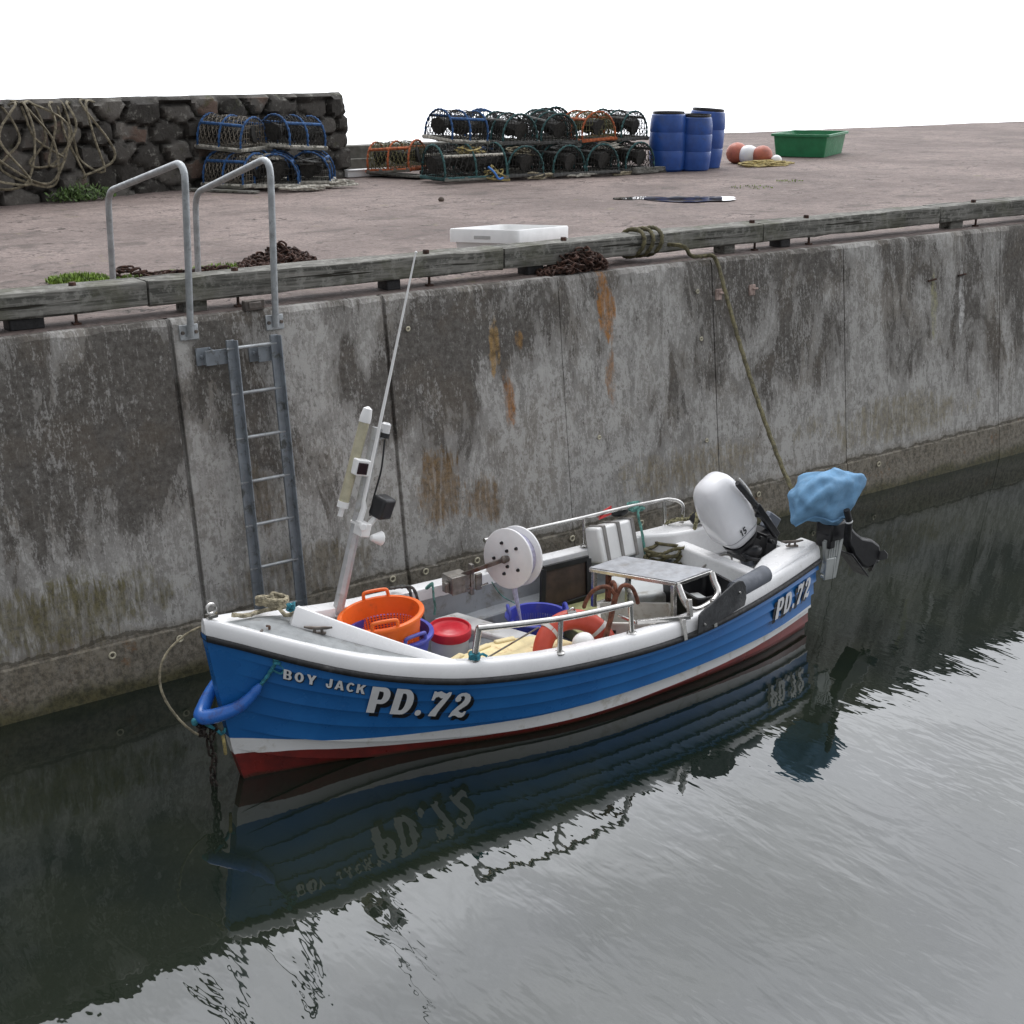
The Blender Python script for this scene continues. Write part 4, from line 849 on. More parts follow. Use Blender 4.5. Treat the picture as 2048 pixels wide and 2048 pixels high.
# yellow slab along the near side
t = thing('foam_slab', 'stained yellow foam slab with raised ribs lying along the near gunwale under the rail', 'slab', FB, (1.8,-.35,.38))
g = G(); g.prism([(1.36,-.16),(1.82,-.06),(2.20,-.16),(2.34,-.60),(1.9,-.63),(1.45,-.52)], .385, .445); obj('slab', g, YELLOW, t, bevel=.015)
for P in ([(1.42,-.18),(1.55,-.13)], [(1.83,-.10),(1.98,-.12)], [(1.6,-.14),(1.78,-.11)]):
    g = G(); g.bar((*P[0],.45), (*P[1],.45), .045, .022); obj('rib', g, YELLOW, t, bevel=.01)
g = G(); g.tube([(1.56,-.33,.47),(2.12,-.20,.52)], .006, 6); g.ball((1.56,-.33,.468), .017, 8, 6); obj('spike_rod', g, DSTEEL, t)
# lifebuoy
t = thing('lifebuoy', 'faded red lifebuoy with pale bands leaning against the near gunwale behind the rail', 'lifebuoy', FB, (2.205,-.495,.405), (R(62),0,R(-16)))
g = G(); RR, rr = .235, .072
g.tube([(RR*math.cos(2*PI*k/48), RR*math.sin(2*PI*k/48), 0) for k in range(48)], rr, 18, True, sq=.85); obj('ring', g, LBUOY, t)
for a in (38, 130, 220, 310):
    g = G(); P = [(RR*math.cos(R(a+d_)), RR*math.sin(R(a+d_)), 0) for d_ in (-3.2,0,3.2)]; g.tube(P, rr+.003, 18, sq=.85, caps=False); obj('reflective_band', g, TAPE, t)
g = G(); g.tube(catmull([(.02,.29,.06),(0,.30,.085),(-.03,.29,.06)], 4), .008, 6); g.box((0,.27,.055), (.06,.04,.012)); obj('tag_loop', g, STEEL, t)
g = G(); g.ball((2.20,-.575,.522), (.08,.065,.07), 16, 12)
tag(obj('float', g, WPLAS, frame=FB, at=(2.17,-.60,.46)), 'small white net float lying inside the lifebuoy', 'float')
# line reel
AX = Vector((-.955,-.27,.10)).normalized(); c0 = Vector((2.208,.27,.85))
M0 = Matrix.Translation(c0) @ AX.to_track_quat('Z', 'Y').to_matrix().to_4x4()
t = thing('line_reel', 'large white twin flanged line reel on the far gunwale', 'reel', FB, (2.02,.55,.62))
rot_ = lambda prof, n=56: G().lathe(prof, n, M0)
Rf = .212
fa = obj('flange', rot_([(0,.010),(Rf-.004,.010),(Rf,.006),(Rf,-.006),(Rf-.004,-.010),(0,-.010)]), FLANGE, t, ang=50)
obj('flange', rot_([(0,-.100),(Rf-.004,-.100),(Rf,-.104),(Rf,-.116),(Rf-.004,-.120),(0,-.120)]), FLANGE, t, ang=50)
obj('line_drum', rot_([(.165,-.012),(.168,-.04),(.166,-.07),(.168,-.098)]), MONO, t)
for k, (rx, ry) in enumerate([(.115,50),(.115,118),(.115,190),(.112,262),(.118,330),(.055,280),(.055,95)]):
    g = G(); p = M0 @ Matrix.Translation((rx*math.cos(R(ry)), rx*math.sin(R(ry)), .010)); g.lathe([(0,.014),(.010,.014),(.013,.0)], 10, p); obj('bolt', g, BLKP, fa)
g = G(); g.lathe([(0,.055),(.02,.055),(.024,.01)], 12, M0); hub = M0 @ Vector((0,0,.045)); arm0 = Vector((2.00,.525,.70)); g.bar(hub, arm0, .035, .028); g.ball(hub, .028, 10, 8); obj('arm', g, DSTEEL, t, bevel=.003)
g = G(); g.box((1.955,.545,.705), (.15,.13,.012)); g.box((1.955,.482,.645), (.15,.010,.13)); g.box((1.885,.55,.645), (.010,.12,.12)); g.box((2.025,.55,.645), (.010,.12,.12)); g.box((2.055,.50,.66), (.028,.04,.23)); g.box((2.115,.50,.63), (.05,.03,.12)); g.box((1.86,.53,.635), (.03,.05,.07)); obj('clamp', g, CLSTEEL, t, bevel=.004)
for dx in (.0,.13): g = G(); g.tube([(1.99+dx,.475,.60),(2.01+dx,.42,.635)], .007, 6); obj('clamp_pin', g, STEEL, t)
g = G(); pa = M0 @ Vector((-.02,-.15,-.06)); p0 = Vector((2.22,.245,.70)); g.tube([Vector((2.24,.25,.74)), Vector((2.25,.245,.60)), Vector((2.28,.24,.45)), Vector((2.30,.235,.34))], [.046,.034,.022,.015], 10, sq=.5); obj('hanging_line', g, MONO, t)
g = G(); g.tube(catmull([(2.14,.37,.66),(2.25,.40,.52),(2.42,.42,.40),(2.55,.40,.33)], 6), .004, 6); obj('thin_line', g, ROPG, t)
# brown hatch panel, steel table, etc.
t = thing('hatch_panel', 'dark brown framed hatch panel leaning on the far side of the boat', 'panel', FB, (2.88,.5,.2))
tl, tr, br, bl_ = Vector((2.72,.545,.575)), Vector((3.14,.54,.57)), Vector((3.10,.475,.29)), Vector((2.67,.49,.265))
up_ = (tl-bl_).normalized(); 
g = G(); off_ = Vector((0,.03,0)); g.add([tl, tr, br, bl_, tl+off_, tr+off_, br+off_, bl_+off_], [(0,3,2,1),(4,5,6,7),(0,1,5,4),(1,2,6,5),(2,3,7,6),(3,0,4,7)]); obj('panel', g, BROWN, t, bevel=.004)
for a, b in ((tl,tr),(tr,br),(br,bl_),(bl_,tl)):
    g = G(); o_ = Vector((0,-.008,0)); g.bar(a+o_, b+o_, .022, .045, (0,0,1) if abs((b-a).z) < .1 else (1,0,0)); obj('frame_strip', g, BLKP, t, bevel=.003)
t = thing('steel_table', 'stainless steel sorting table on legs over the near gunwale', 'table', FB, (3.0,-.3,.2))
A_, B_, C_, D_ = Vector((2.70,-.02,.765)), Vector((3.04,.015,.765)), Vector((3.34,-.565,.775)), Vector((2.98,-.60,.775))
g = G(); dn = Vector((0,0,-.006)); g.add([A_,B_,C_,D_,A_+dn,B_+dn,C_+dn,D_+dn], [(3,2,1,0),(4,5,6,7),(0,1,5,4),(1,2,6,5),(2,3,7,6),(3,0,4,7)]); obj('table_top', g, STEELB, t, smooth=False)
g = G()
for a, b in ((A_,B_),(B_,C_),(C_,D_),(D_,A_)): g.bar(a-Vector((0,0,.019)), b-Vector((0,0,.019)), .022, .026)
obj('edge_frame', g, STEEL, t, bevel=.003)
for i, (a, b) in enumerate([((2.73,-.035,.75),(2.73,-.035,.47)), ((2.84,-.06,.75),(2.84,-.06,.19)), ((3.05,-.03,.75),(3.05,-.03,.19)), ((2.97,-.585,.75),(2.97,-.60,.52)), ((2.86,-.80,.60),(2.86,-.83,.46)), ((3.16,-.775,.66),(3.16,-.80,.47))]):
    g = G(); g.bar(a, b, .032, .032, (0,1,0)); obj('leg', g, STEEL if i not in (1,) else RUSTA, t, bevel=.003)
g = G(); g.bar((2.73,-.035,.48),(2.88,-.05,.49),.028,.028); g.bar((2.58,-.66,.60),(2.93,-.80,.60),.028,.028); g.bar((2.93,-.80,.60),(2.93,-.78,.72),.03,.03,(0,1,0)); g.bar((2.58,-.66,.60),(2.56,-.50,.60),.02,.02); obj('lower_bar', g, STEEL, t, bevel=.003)
g = G(); g.tube(catmull([(3.00,-.60,.745),(3.0,-.66,.66),(3.03,-.70,.60),(3.10,-.71,.585),(3.25,-.685,.60),(3.32,-.66,.64),(3.335,-.60,.70),(3.335,-.57,.755)], 7), .024, 12); obj('bent_tube', g, STEEL, t)
# anchor
t = thing('grapnel_anchor', 'rusty grapnel anchor standing upside down beside the near rail', 'anchor', FB, (2.36,-.52,.3))
top = Vector((2.48,-.565,.80)); g = G(); g.tube([(2.33,-.60,.42),(2.42,-.58,.62), top], [.02,.018,.02], 8); g.tube(catmull([(2.20,-.58,.50),(2.29,-.60,.47),(2.33,-.60,.44)], 4), .014, 7); obj('shank', g, RUSTA, t)
for dx, dy, hgt in ((-.155,.09,1),(.125,-.04,1),(.06,.13,1)):
    g = G(); g.tube(catmull([top-Vector((0,0,.03)), top+Vector((dx*.3,dy*.3,.045)), top+Vector((dx*.8,dy*.8,.03)), top+Vector((dx*1.1,dy*1.1,-.045)), top+Vector((dx*1.2,dy*1.2,-.10))], 5), [.014]*20+[.005], 8); obj('fluke', g, RUSTA, t)
# crate under the table, white locker box, black bin
t = thing('plastic_crate', 'dirty white perforated crate under the steel table', 'crate', FB, (2.78,-.4,.2))
g = G(); m_ = Matrix.Translation((2.80,-.40,.182)) @ Matrix.Rotation(R(-38), 4, 'Z')
g.grid([[m_ @ Vector(p) for p in rect(l, w_, z, .03)] for l, w_, z in ((.46,.32,0),(.50,.36,.33),(.52,.38,.33),(.52,.38,.345),(.48,.34,.345),(.44,.30,.02))], True); g.add([m_ @ Vector(p) for p in rect(.44,.30,.02,.03)], [tuple(range(24))]); cr_ = obj('body', g, CREAM, t, ang=45)
for side in (-1, 1):
    for k in range(9):
        for r_ in range(3):
            if (k+r_) % 2: g = G(); g.box(m_ @ Vector((-.20+.05*k, side*(.173+.006*r_), .14+.07*r_)), (.022,.010,.02), (0,0,R(-38))); obj('slot', g, BLKP, cr_)
t = thing('locker_box', 'pale grey moulded locker with wire handle behind the steel table', 'locker', FB, (3.16,.1,.19))
g = G(); g.prism([(3.03,-.12),(3.38,-.25),(3.46,.22),(3.12,.30)], .20, .50); obj('body', g, PALEG, t, bevel=.02)
g = G(); g.tube(catmull([(3.07,-.02,.49),(3.05,.0,.52),(3.09,.05,.535),(3.12,.03,.505),(3.07,-.02,.49)], 5), .006, 6); obj('wire_handle', g, BLKP, t)
t = thing('plastic_bin', 'black plastic bin behind the steel table by the near gunwale', 'bin', FB, (3.42,-.4,.19))
m_ = Matrix.Translation((3.42,-.40,.20)) @ Matrix.Rotation(R(-8), 4, 'Z')
g = G(); g.grid([[m_ @ Vector(p) for p in rect(l, w_, z, .03)] for l, w_, z in ((.34,.40,0),(.39,.46,.38),(.42,.49,.38),(.42,.49,.40),(.38,.45,.40),(.33,.39,.02))], True); g.add([m_ @ Vector(p) for p in rect(.33,.39,.02,.03)], [tuple(range(24))]); obj('body', g, BLKP, t, ang=45)
g = G(); g.box(m_ @ Vector((0,.05,.25)), (.20,.26,.02), (0,.1,R(-8))); obj('folded_sheet', g, PALEG, t, bevel=.006)
# rubber panel over the near gunwale
g = G(); PL = [(2.965,.482),(3.20,.512),(3.46,.548),(3.475,.60),(3.472,.685),(3.445,.728),(3.40,.742),(3.34,.735),(3.0,.628),(2.972,.612)]
lat = lambda s_, z_: -(.846-(s_-2.97)*.125)+.10*max(0, z_-.60)
n = len(PL); g.add([(a, lat(a, b), b) for a, b in PL]+[(a, lat(a, b)+.014, b) for a, b in PL], [tuple(range(n)), tuple(range(2*n-1, n-1, -1))]+[(i, i+n, (i+1) % n+n, (i+1) % n) for i in range(n)])
mt = tag(obj('rubber_panel', g, MAT, frame=FB, at=(3.2,-.82,.5), bevel=.004), 'flat worn black rubber panel fixed outside the near gunwale beside the steel table', 'panel')
for a, b in ((3.03,.535),(3.40,.66)):
    g = G(); g.lathe([(0,.010),(.008,.009),(.011,0)], 10, Matrix.Translation((a, lat(a, b)-.001, b)) @ Matrix.Rotation(PI/2, 4, 'X')); obj('bolt', g, STEEL, mt)
# grey sleeve on gunwale
P = [Vector((s, -(bs(s)-.055), zs(s)+.115)) for s in (3.46,3.58,3.70,3.82)]
g = G(); g.tube([P[0]]+P+[P[-1]+Vector((.02,0.005,0))], [.05,.066,.066,.066,.066,.045], 20); tag(obj('gunwale_roller', g, ROLL, frame=FB, at=(3.6,-.66,.6)), 'grey foam cylinder lying on the near gunwale aft of the black rubber panel', 'roller')
# canister box strapped to far rail
t = thing('storage_box', 'white plastic box strapped with grey bands to the far rail', 'box', FB, (3.42,.6,.5))
m_ = Matrix.Translation((3.435,.60,.635)) @ Matrix.Rotation(R(-14), 4, 'X') @ Matrix.Rotation(R(5), 4, 'Z')
g = G(); vs = [m_ @ Vector(p) for p in [(-.20,-.075,-.145),(.20,-.075,-.145),(.20,.09,-.145),(-.20,.09,-.145),(-.20,-.06,.13),(.20,-.06,.13),(.20,.09,.13),(-.20,.09,.13)]]
g.add(vs, [(0,3,2,1),(4,5,6,7),(0,1,5,4),(1,2,6,5),(2,3,7,6),(3,0,4,7)]); obj('box', g, WPLAS, t, bevel=.02, seg=3)
for x in (-.135,.015,.165):
    g = G(); P = [m_ @ Vector((x, y, z)) for y, z in ((.09,.135),(-.064,.134),(-.079,-.148),(.09,-.149))]
    for a, b in zip(P[:-1], P[1:]): g.bar(a, b, .030 if abs((b-a).z) > .1 else .030, .008, m_.to_3x3() @ Vector((0,-1,.05)) if abs((b-a).z) > .1 else (0,0,1))
    obj('strap', g, STRAP, t)
g = G(); g.add([(3.36,.70,.80),(3.50,.70,.80),(3.50,.70,.87),(3.36,.68,.79),(3.43,.715,.835)], [(0,1,2),(0,2,4),(3,1,2)])
fg = tag(obj('red_cloth', g, REDC, frame=FB, at=(3.42,.7,.8), smooth=False), 'small red cloth tucked behind the white strapped box', 'cloth'); q_ = fg.modifiers.new('thick', 'SOLIDIFY'); q_.thickness = .008
g = G(); g.ball((3.60,.715,.80), (.09,.03,.04), 10, 8); tag(obj('black_bag', g, BLKP, frame=FB, at=(3.6,.7,.76)), 'small black bundle tied under the far rail behind the white box', 'bundle')
# ropes in the boat
def rp(name, P, r, m, label, n=6, at=None, tw=55): g = G(); g.tube(catmull(P, n), r, 7, twist=tw); return tag(obj(name, g, m, frame=FB, at=at or P[0]), label, 'rope')
P = []
for i in range(40): a = i*2*PI/8; k = i/40; P.append((3.66+.025*math.cos(a)*1.2+.10*k*.9, .665+.026*math.sin(a)*.8-.02*k, .838+.026*math.sin(a)))
P += [(3.70,.62,.80),(3.70,.57,.66),(3.70,.53,.52),(3.68,.48,.42),(3.55,.42,.37)]
rp('rail_rope', P, .0105, ROPG, 'sea green rope knotted round the far rail and hanging into the boat', at=(3.7,.66,.84))
P = []
for i in range(46): a = i*2*PI/9.3; q = 1+.12*math.sin(i*1.7); P.append((3.80+.17*q*math.cos(a), .40+.11*q*math.sin(a), .42+.0032*i+.014*math.sin(i*2.3)))
P += [(3.80,.50,.56),(3.86,.53,.60),(3.94,.50,.52),(3.92,.44,.46)]
rp('rope_coil', P, .0135, ROPO, 'coil of olive rope lying in the stern corner of the boat', at=(3.83,.41,.38))
rp('stern_rope', [(3.97,.60,.66),(4.03,.53,.70),(4.11,.49,.70),(4.14,.46,.74),(4.12,.40,.75),(4.08,.38,.66),(4.03,.37,.55),(3.99,.36,.44)], .015, mk('flecked_rope', (.27,.25,.14), .9, var=.6, vs=60), 'flecked olive rope tied round the far rail end and hanging over the sill', at=(4.1,.5,.7))
g = G(); g.tube(catmull([(4.10,.44,.69),(4.16,.42,.73),(4.25,.40,.735),(4.30,.37,.71)], 5), [.03+.025*math.sin(i*.21) for i in range(16)], 12); tag(obj('black_cover', g, BLKP, frame=FB, at=(4.2,.41,.68)), 'black rubber roll lying on the far quarter block', 'roll')
rp('fuel_hose', [(4.10,-.02,.50),(4.06,-.04,.56),(3.99,-.04,.585),(3.93,.0,.555),(3.86,.03,.50),(3.80,.10,.42),(3.74,.24,.385),(3.72,.34,.40)], .008, mk('grey_hose', (.20,.19,.17), .5), 'grey fuel hose running from the white outboard over the well sill', tw=0)
rp('gunwale_rope', [(1.62,.50,.34),(1.60,.555,.55),(1.60,.585,.655),(1.57,.63,.68),(1.52,.66,.665),(1.47,.62,.69),(1.55,.60,.685),(1.63,.585,.66),(1.66,.55,.52),(1.67,.50,.40)], .011, ROPK, 'dark grey rope looped over the far gunwale behind the orange basket', at=(1.58,.6,.65))
P = []
for i in range(30): a = i*2*PI/6; P.append((1.755+.02*math.cos(a)+.0*i, .575+.028*math.sin(a), .655+.022*math.cos(a+.9)))
P += [(1.755,.525,.60),(1.76,.515,.52),(1.75,.51,.46)]
rp('clamp_rope', P, .008, ROPG, 'pale green cord knotted round the far gunwale beside the reel clamp', at=(1.755,.57,.64))
P = []
for i in range(34): a = i*2*PI/7; P.append((1.302+.029*math.cos(a)*(1+.1*math.sin(i)), -.635+.029*math.sin(a), .672+.035*i/34+.006*math.sin(i*3)))
rp('rail_lashing', P+[(1.345,-.66,.70),(1.37,-.675,.685)], .0085, ROPT, 'teal lashing round the foot of the near rail', n=4, at=(1.302,-.635,.67))
# bow lines, fender and chain
P = [(.05,.02,1.045),(.18,.10,.985),(.30,.20,.945)]
for i in range(30): a = i*2*PI/9; P.append((.40+.09*math.cos(a)*(1+.2*math.sin(i*2.1)), .21+.05*math.sin(a), .93+.05*math.sin(a*.5)**2+.002*i))
P += [(.42,.10,.93),(.50,.07,.95)]
rp('bow_rope', P, .0135, ROPB, 'beige mooring rope heaped on the foredeck in front of the coaming', at=(.35,.18,.93))
P = []
for i in range(16): a = i*2*PI/5; P.append((.44+.02*math.cos(a), .055+.025*math.sin(a), .965+.05*i/16))
rp('deck_lashing', P+[(.40,.03,.99),(.42,.01,1.03)], .008, ROPT, 'teal twine knot at the tip of the coaming', at=(.44,.05,.96))
rp('bow_line', [(-.06,.0,1.10),(-.12,.02,1.03),(-.195,.11,.962),(-.308,.13,.881),(-.372,.13,.774),(-.378,.12,.632),(-.312,.10,.466),(-.225,.05,.35),(-.16,.0,.33)], .0075, ROPB, 'thin beige bow line hanging in a slack loop from the stem to the chain', at=(-.1,0,1.08), tw=40)
t = thing('bow_fender', 'blue sausage fender slung round the bow on teal cords', 'fender', FB, (-.2,-.02,.5))
P = [(.10,-.19,.67),(.05,-.165,.60),(-.02,-.13,.535),(-.10,-.09,.50),(-.165,-.045,.478),(-.20,.0,.475),(-.165,.045,.50),(-.11,.085,.55),(-.04,.12,.61),(.03,.15,.67)]
P = catmull(P, 5); n = len(P); g = G(); g.tube(P, [.011+.034*min(1, math.sin(PI*min(1, max(0.02, i/(n-1))))**.55) if 3 < i < n-4 else .012+.006*min(i, n-1-i) for i in range(n)], 16); obj('fender_body', g, FENDER, t)
g = G(); g.ball((-.245,-.005,.452), (.02,.025,.025), 10, 8); obj('lacing_eye', g, ROPT, t)
g = G(); g.tube(catmull([(.10,-.19,.665),(.135,-.215,.72),(.17,-.235,.785),(.20,-.255,.845),(.205,-.25,.875)], 6), .0115, 7, twist=60)
for i in range(14): pass
g.tube(catmull([(.185+.022*math.cos(i*1.3), -.25-.012*math.sin(i*1.3), .80+.0045*i) for i in range(14)], 4), .008, 6); g.tube(catmull([(.16,-.235,.76),(.20,-.26,.735),(.215,-.265,.765),(.19,-.25,.80)], 4), .006, 6); obj('fender_cord', g, ROPT, t)
g = G(); g.tube(catmull([(.03,.15,.67),(.12,.20,.76),(.2,.25,.82)], 5), .009, 7); g.tube(catmull([(-.20,-.02,.44),(-.13,-.03,.38),(-.09,-.02,.33),(-.06,-.01,.36)], 5), .010, 7, twist=60); obj('fender_cord', g, ROPT, t)
g = G(); r2 = random.Random(8); P0 = Vector((-.17,-.01,.40))
for i in range(15): z = .42-.045*i; link(g, (-.155+.012*math.sin(i*1.4), -.01+.01*math.cos(i*2.), z), (PI/2, 0, (i % 2)*PI/2+.4), .062, .036, .0075)
for i in range(9): link(g, (-.165+r2.uniform(-.045,.03), -.01+r2.uniform(-.03,.03), .385+r2.uniform(-.035,.045)), (r2.uniform(0,3), r2.uniform(0,3), r2.uniform(0,3)), .062, .036, .0075)
for i in range(0): f = i/13; link(g, (-.17-.10*math.sin(PI*f*.9), .03, .36-.50*f), (PI/2, 0, (i % 2)*PI/2), .062, .036, .0075)
tag(obj('mooring_chain', g, mk('wet_dark_chain_iron', (.026,.018,.013), .6, .2, var=.5, vs=30, dirt=(.07,.028,.015), dsc=20, dth=(.6,.75)), frame=FB, at=(-.16,0,.4), ang=60), 'rusty mooring chain hanging from the bow under the blue fender into the water', 'chain')
g = G(); g.tube(catmull([(-.09,-.03,.33),(-.085,-.035,.27),(-.08,-.03,.20)], 4), .010, 6); tag(obj('yellow_twine', g, ROPY, frame=FB, at=(-.09,-.03,.3)), 'short yellow twine hanging at the stem above the waterline', 'twine')

# ------------------------------------------------------------------ outboards
def loft(secs, n=28, p=2.6):
    rows = []
    for c, e2, a, b, pw in secs:
        r = []
        for k in range(n):
            th = 2*PI*k/n; cs, sn = math.cos(th), math.sin(th); r.append(Vector(c)+Vector(e2)*a*math.copysign(abs(cs)**(2/pw), cs)+Vector((0,1,0))*b*math.copysign(abs(sn)**(2/pw), sn))
        rows.append(r)
    g = G(); g.grid(rows, True); g.f += [tuple(range(n-1,-1,-1)), tuple(len(g.v)-n+k for k in range(n))]; return g
t = thing('outboard_motor', 'white outboard motor tilted up in the stern well, marked 15', 'outboard motor', FB, (4.3,0,.45))
e1 = Vector((-.50,0,.866)); e2 = Vector((.866,0,.50)); c0 = Vector((4.165,0,.66))
prof = [(0,.108,.090,2.8,.022),(.018,.135,.112,3.2,.018),(.07,.158,.132,3.6,.010),(.105,.166,.140,3.7,.006),(.110,.172,.145,3.7,.005),(.20,.180,.150,3.8,.0),(.34,.180,.151,3.8,-.006),(.455,.166,.143,3.6,-.012),(.535,.148,.130,3.4,-.014),(.58,.126,.112,3.2,-.010),(.602,.098,.087,3.0,-.004),(.612,.045,.045,2.4,.0)]
cow = obj('cowl', loft([(c0+e1*h+e2*o, e2, a, b, pw) for h, a, b, pw, o in prof]), COWLW, t, ang=60)
g = G(); p = c0+e1*.555-e2*.10; g.ball(c0+e1*.553-e2*.125+Vector((0,-.055,0)), (.016,.026,.028), 10, 8); obj('cowl_latch', g, GREYP, cow)
gl, wd = glyph_mesh('15', .12, .2)
v2 = []
for x, y, _ in gl.v:
    u_ = (x-wd/2)*.05; v_ = (y-.5)*.062; base = c0+e1*(.155+v_)+e2*(-.02+u_*1.0); v2.append(base+Vector((0,-.150-.10*max(0,v_+.03)*.5,0)))
gl.v = v2; obj('power_number', gl, LETK, cow, smooth=False)['label'] = 'black number 15 on the cowl'
g = G(); h_ = .106; g.tube([c0+e1*h_+e2*.006+e2*.168*math.copysign(abs(math.cos(t_))**(2/3.7), math.cos(t_))+Vector((0,1,0))*.142*math.copysign(abs(math.sin(t_))**(2/3.7), math.sin(t_)) for t_ in [2*PI*k/48 for k in range(48)]], .0028, 6, True); obj('cowl_seam', g, GREYP, cow)
obj('lower_pan', loft([(c0+e1*h+e2*.02, e2, a, b, 2.6) for h, a, b in ((-.13,.05,.05),(-.09,.10,.085),(-.03,.135,.11),(-.002,.14,.112))]), BLKP, t, ang=50)
g = G(); q0 = c0-e1*.08; g.tube([q0, q0-e1*.28, q0-e1*.55], [.055,.045,.04], 12); g.box(q0-e1*.66, (.20,.05,.20), (0,R(30),0)); obj('leg', g, GREYP, t)
g = G(); g.box((4.43,0,.56), (.12,.22,.24)); g.box((4.30,-.03,.60), (.16,.15,.10), (0,.5,0)); g.box((4.24,.02,.53), (.12,.20,.08)); g.box((4.36,-.09,.58), (.16,.03,.14), (0,.5,0)); g.box((4.36,.09,.58), (.16,.03,.14), (0,.5,0)); g.tube([(4.40,-.15,.63),(4.40,.15,.63)], .018, 8); g.tube(catmull([(4.08,-.13,.60),(4.16,-.16,.55),(4.28,-.15,.52),(4.38,-.12,.52)], 5), .012, 7); g.ball((4.24,-.08,.57), (.10,.07,.06), 10, 8); obj('mount', g, BLKP, t, bevel=.006)
g = G(); g.box((4.50,-.015,.735), (.15,.05,.13), (0,R(35),0)); g.bar((4.42,-.07,.80),(4.50,-.07,.67),.03,.02); obj('swivel_plate', g, GREYP, t, bevel=.012)
g = G(); A1, B1, C1 = Vector((3.955,-.17,1.19)), Vector((4.165,-.17,.975)), Vector((4.43,-.15,.68)); g.tube([A1-(B1-A1)*.0, A1.lerp(B1,.06), A1.lerp(B1,.94), B1], [.019,.025,.024,.020], 12); til = obj('tiller_grip', g, BLACK, t)
g = G(); g.bar(B1, C1, .045, .055); g.box(B1.lerp(C1,.25)+Vector((-.03,0,-.01)), (.05,.035,.03)); obj('tiller_arm', g, BLKP, t, bevel=.008)
g = G(); g.tube(catmull([A1.lerp(B1,.1)+Vector((.05,.05,.03)), A1.lerp(B1,.6)+Vector((.075,.07,.02)), B1+Vector((.05,.06,.0)), B1.lerp(C1,.3)+Vector((.03,.02,.02))], 6), .005, 6); obj('tiller_cable', g, WPLAS, t)
# auxiliary outboard under a blue canvas hood
t = thing('outboard_motor', 'auxiliary outboard motor under a blue canvas hood on the stern bracket', 'outboard motor', FB, (4.62,-.45,.7))
g = G(); rows = []; r2 = random.Random(2); N_ = 44; axc = Vector((4.585,-.45,1.03)); tl_ = R(7)
CREASE = [(r2.uniform(-1,1), r2.uniform(-1,1), r2.uniform(-1,1), r2.uniform(-.5,.5), r2.uniform(.12,.30), r2.uniform(.05,.13)) for _ in range(13)]+[(1,0,.2,-.15,.25,.10),(1,0,-.3,.55,.2,.10),(.5,.2,1,.55,.2,.08)]
for i in range(25):
    v = -1+2*i/24; row = []
    for k in range(N_):
        th = 2*PI*k/N_; w_ = math.sqrt(max(0, 1-abs(v)**2.7)); pf = math.copysign(abs(math.cos(th))**.8, math.cos(th)); ps = math.copysign(abs(math.sin(th))**.85, math.sin(th))
        fold = 1+.05*abs(math.sin(2.5*th+1.5*v+.5))+.05*(1-abs(math.sin(3.5*th-2.4*v)))**2*(1-.3*v)+.03*math.sin(2*th+5*v+1)-.03
        x = .288*w_*pf; y = .145*w_*ps; z = .178*v*(1+.10*math.cos(th+.5))
        kk = 1.
        for (nx_, ny_, nz_, cc_, wd_, am_) in CREASE:
            kk += am_*max(0, 1-abs(nx_*x/.288+ny_*y/.145+nz_*z/.178-cc_)/wd_)**1.3
        x *= kk; y *= kk; z *= kk
        if v < 0: x *= 1+.06*v
        if x < -.2: z -= (-x-.2)*.45
        row.append(axc+Vector((x*math.cos(tl_)+z*.10, y, z-x*math.sin(tl_)*.6)))
    rows.append(row)
g.grid(rows, True); g.f += [tuple(range(N_-1,-1,-1)), tuple(len(g.v)-N_+k for k in range(N_))]
cv = obj('canvas_hood', g, COVER, t, ang=180); sb = cv.modifiers.new('sub', 'SUBSURF'); sb.levels = 1; sb.render_levels = 1
tx = bpy.data.textures.new('canvas_folds', 'CLOUDS'); tx.noise_scale = .30; dm = cv.modifiers.new('folds', 'DISPLACE'); dm.texture = tx; dm.strength = .03; dm.mid_level = .5
tx2 = bpy.data.textures.new('canvas_creases', 'CLOUDS'); tx2.noise_scale = .075; tx2.noise_depth = 2; dm2 = cv.modifiers.new('creases', 'DISPLACE'); dm2.texture = tx2; dm2.strength = .016; dm2.mid_level = .5
hem = rows[5]; g = G(); g.tube([p*1.0 for p in hem], .009, 7, True); obj('hem_cord', g, COVER, t)
g = G(); g.tube([(4.605,-.655,.985),(4.635,-.66,.90),(4.71,-.60,.72)], [.024,.026,.030], 12); obj('tiller_grip', g, BLACK, t)
g = G(); g.tube([(4.633,-.66,.897),(4.637,-.66,.887)], .0285, 12); obj('grip_band', g, WPLAS, t)
g = G(); g.box((4.67,-.47,.77), (.16,.16,.14)); g.box((4.62,-.47,.70), (.07,.14,.12)); obj('mount_clamp', g, BLKP, t, bevel=.015)
lg = [(4.72,.80),(4.80,.83),(4.93,.70),(5.02,.635),(5.14,.595),(5.235,.53),(5.25,.455),(5.20,.365),(5.10,.36),(5.03,.40),(4.98,.455),(4.93,.50),(4.895,.565),(4.86,.60),(4.82,.70)]
g = G(); g.prism([(a, b) for a, b in lg], .42, .50, Matrix(((1,0,0,0),(0,0,-1,0),(0,1,0,0),(0,0,0,1)))); obj('leg', g, BLKP, t, bevel=.022, seg=3)
g = G(); g.bar((4.86,-.46,.545),(5.08,-.46,.315),.15,.014,(.7,0,.7)); obj('cavitation_plate', g, BLKP, t, bevel=.004)
g = G(); hb = Vector((5.235,-.46,.40)); dr_ = Vector((.8,0,-.6)).normalized(); g.tube([hb-dr_*.06, hb+dr_*.03], [.035,.02], 10)
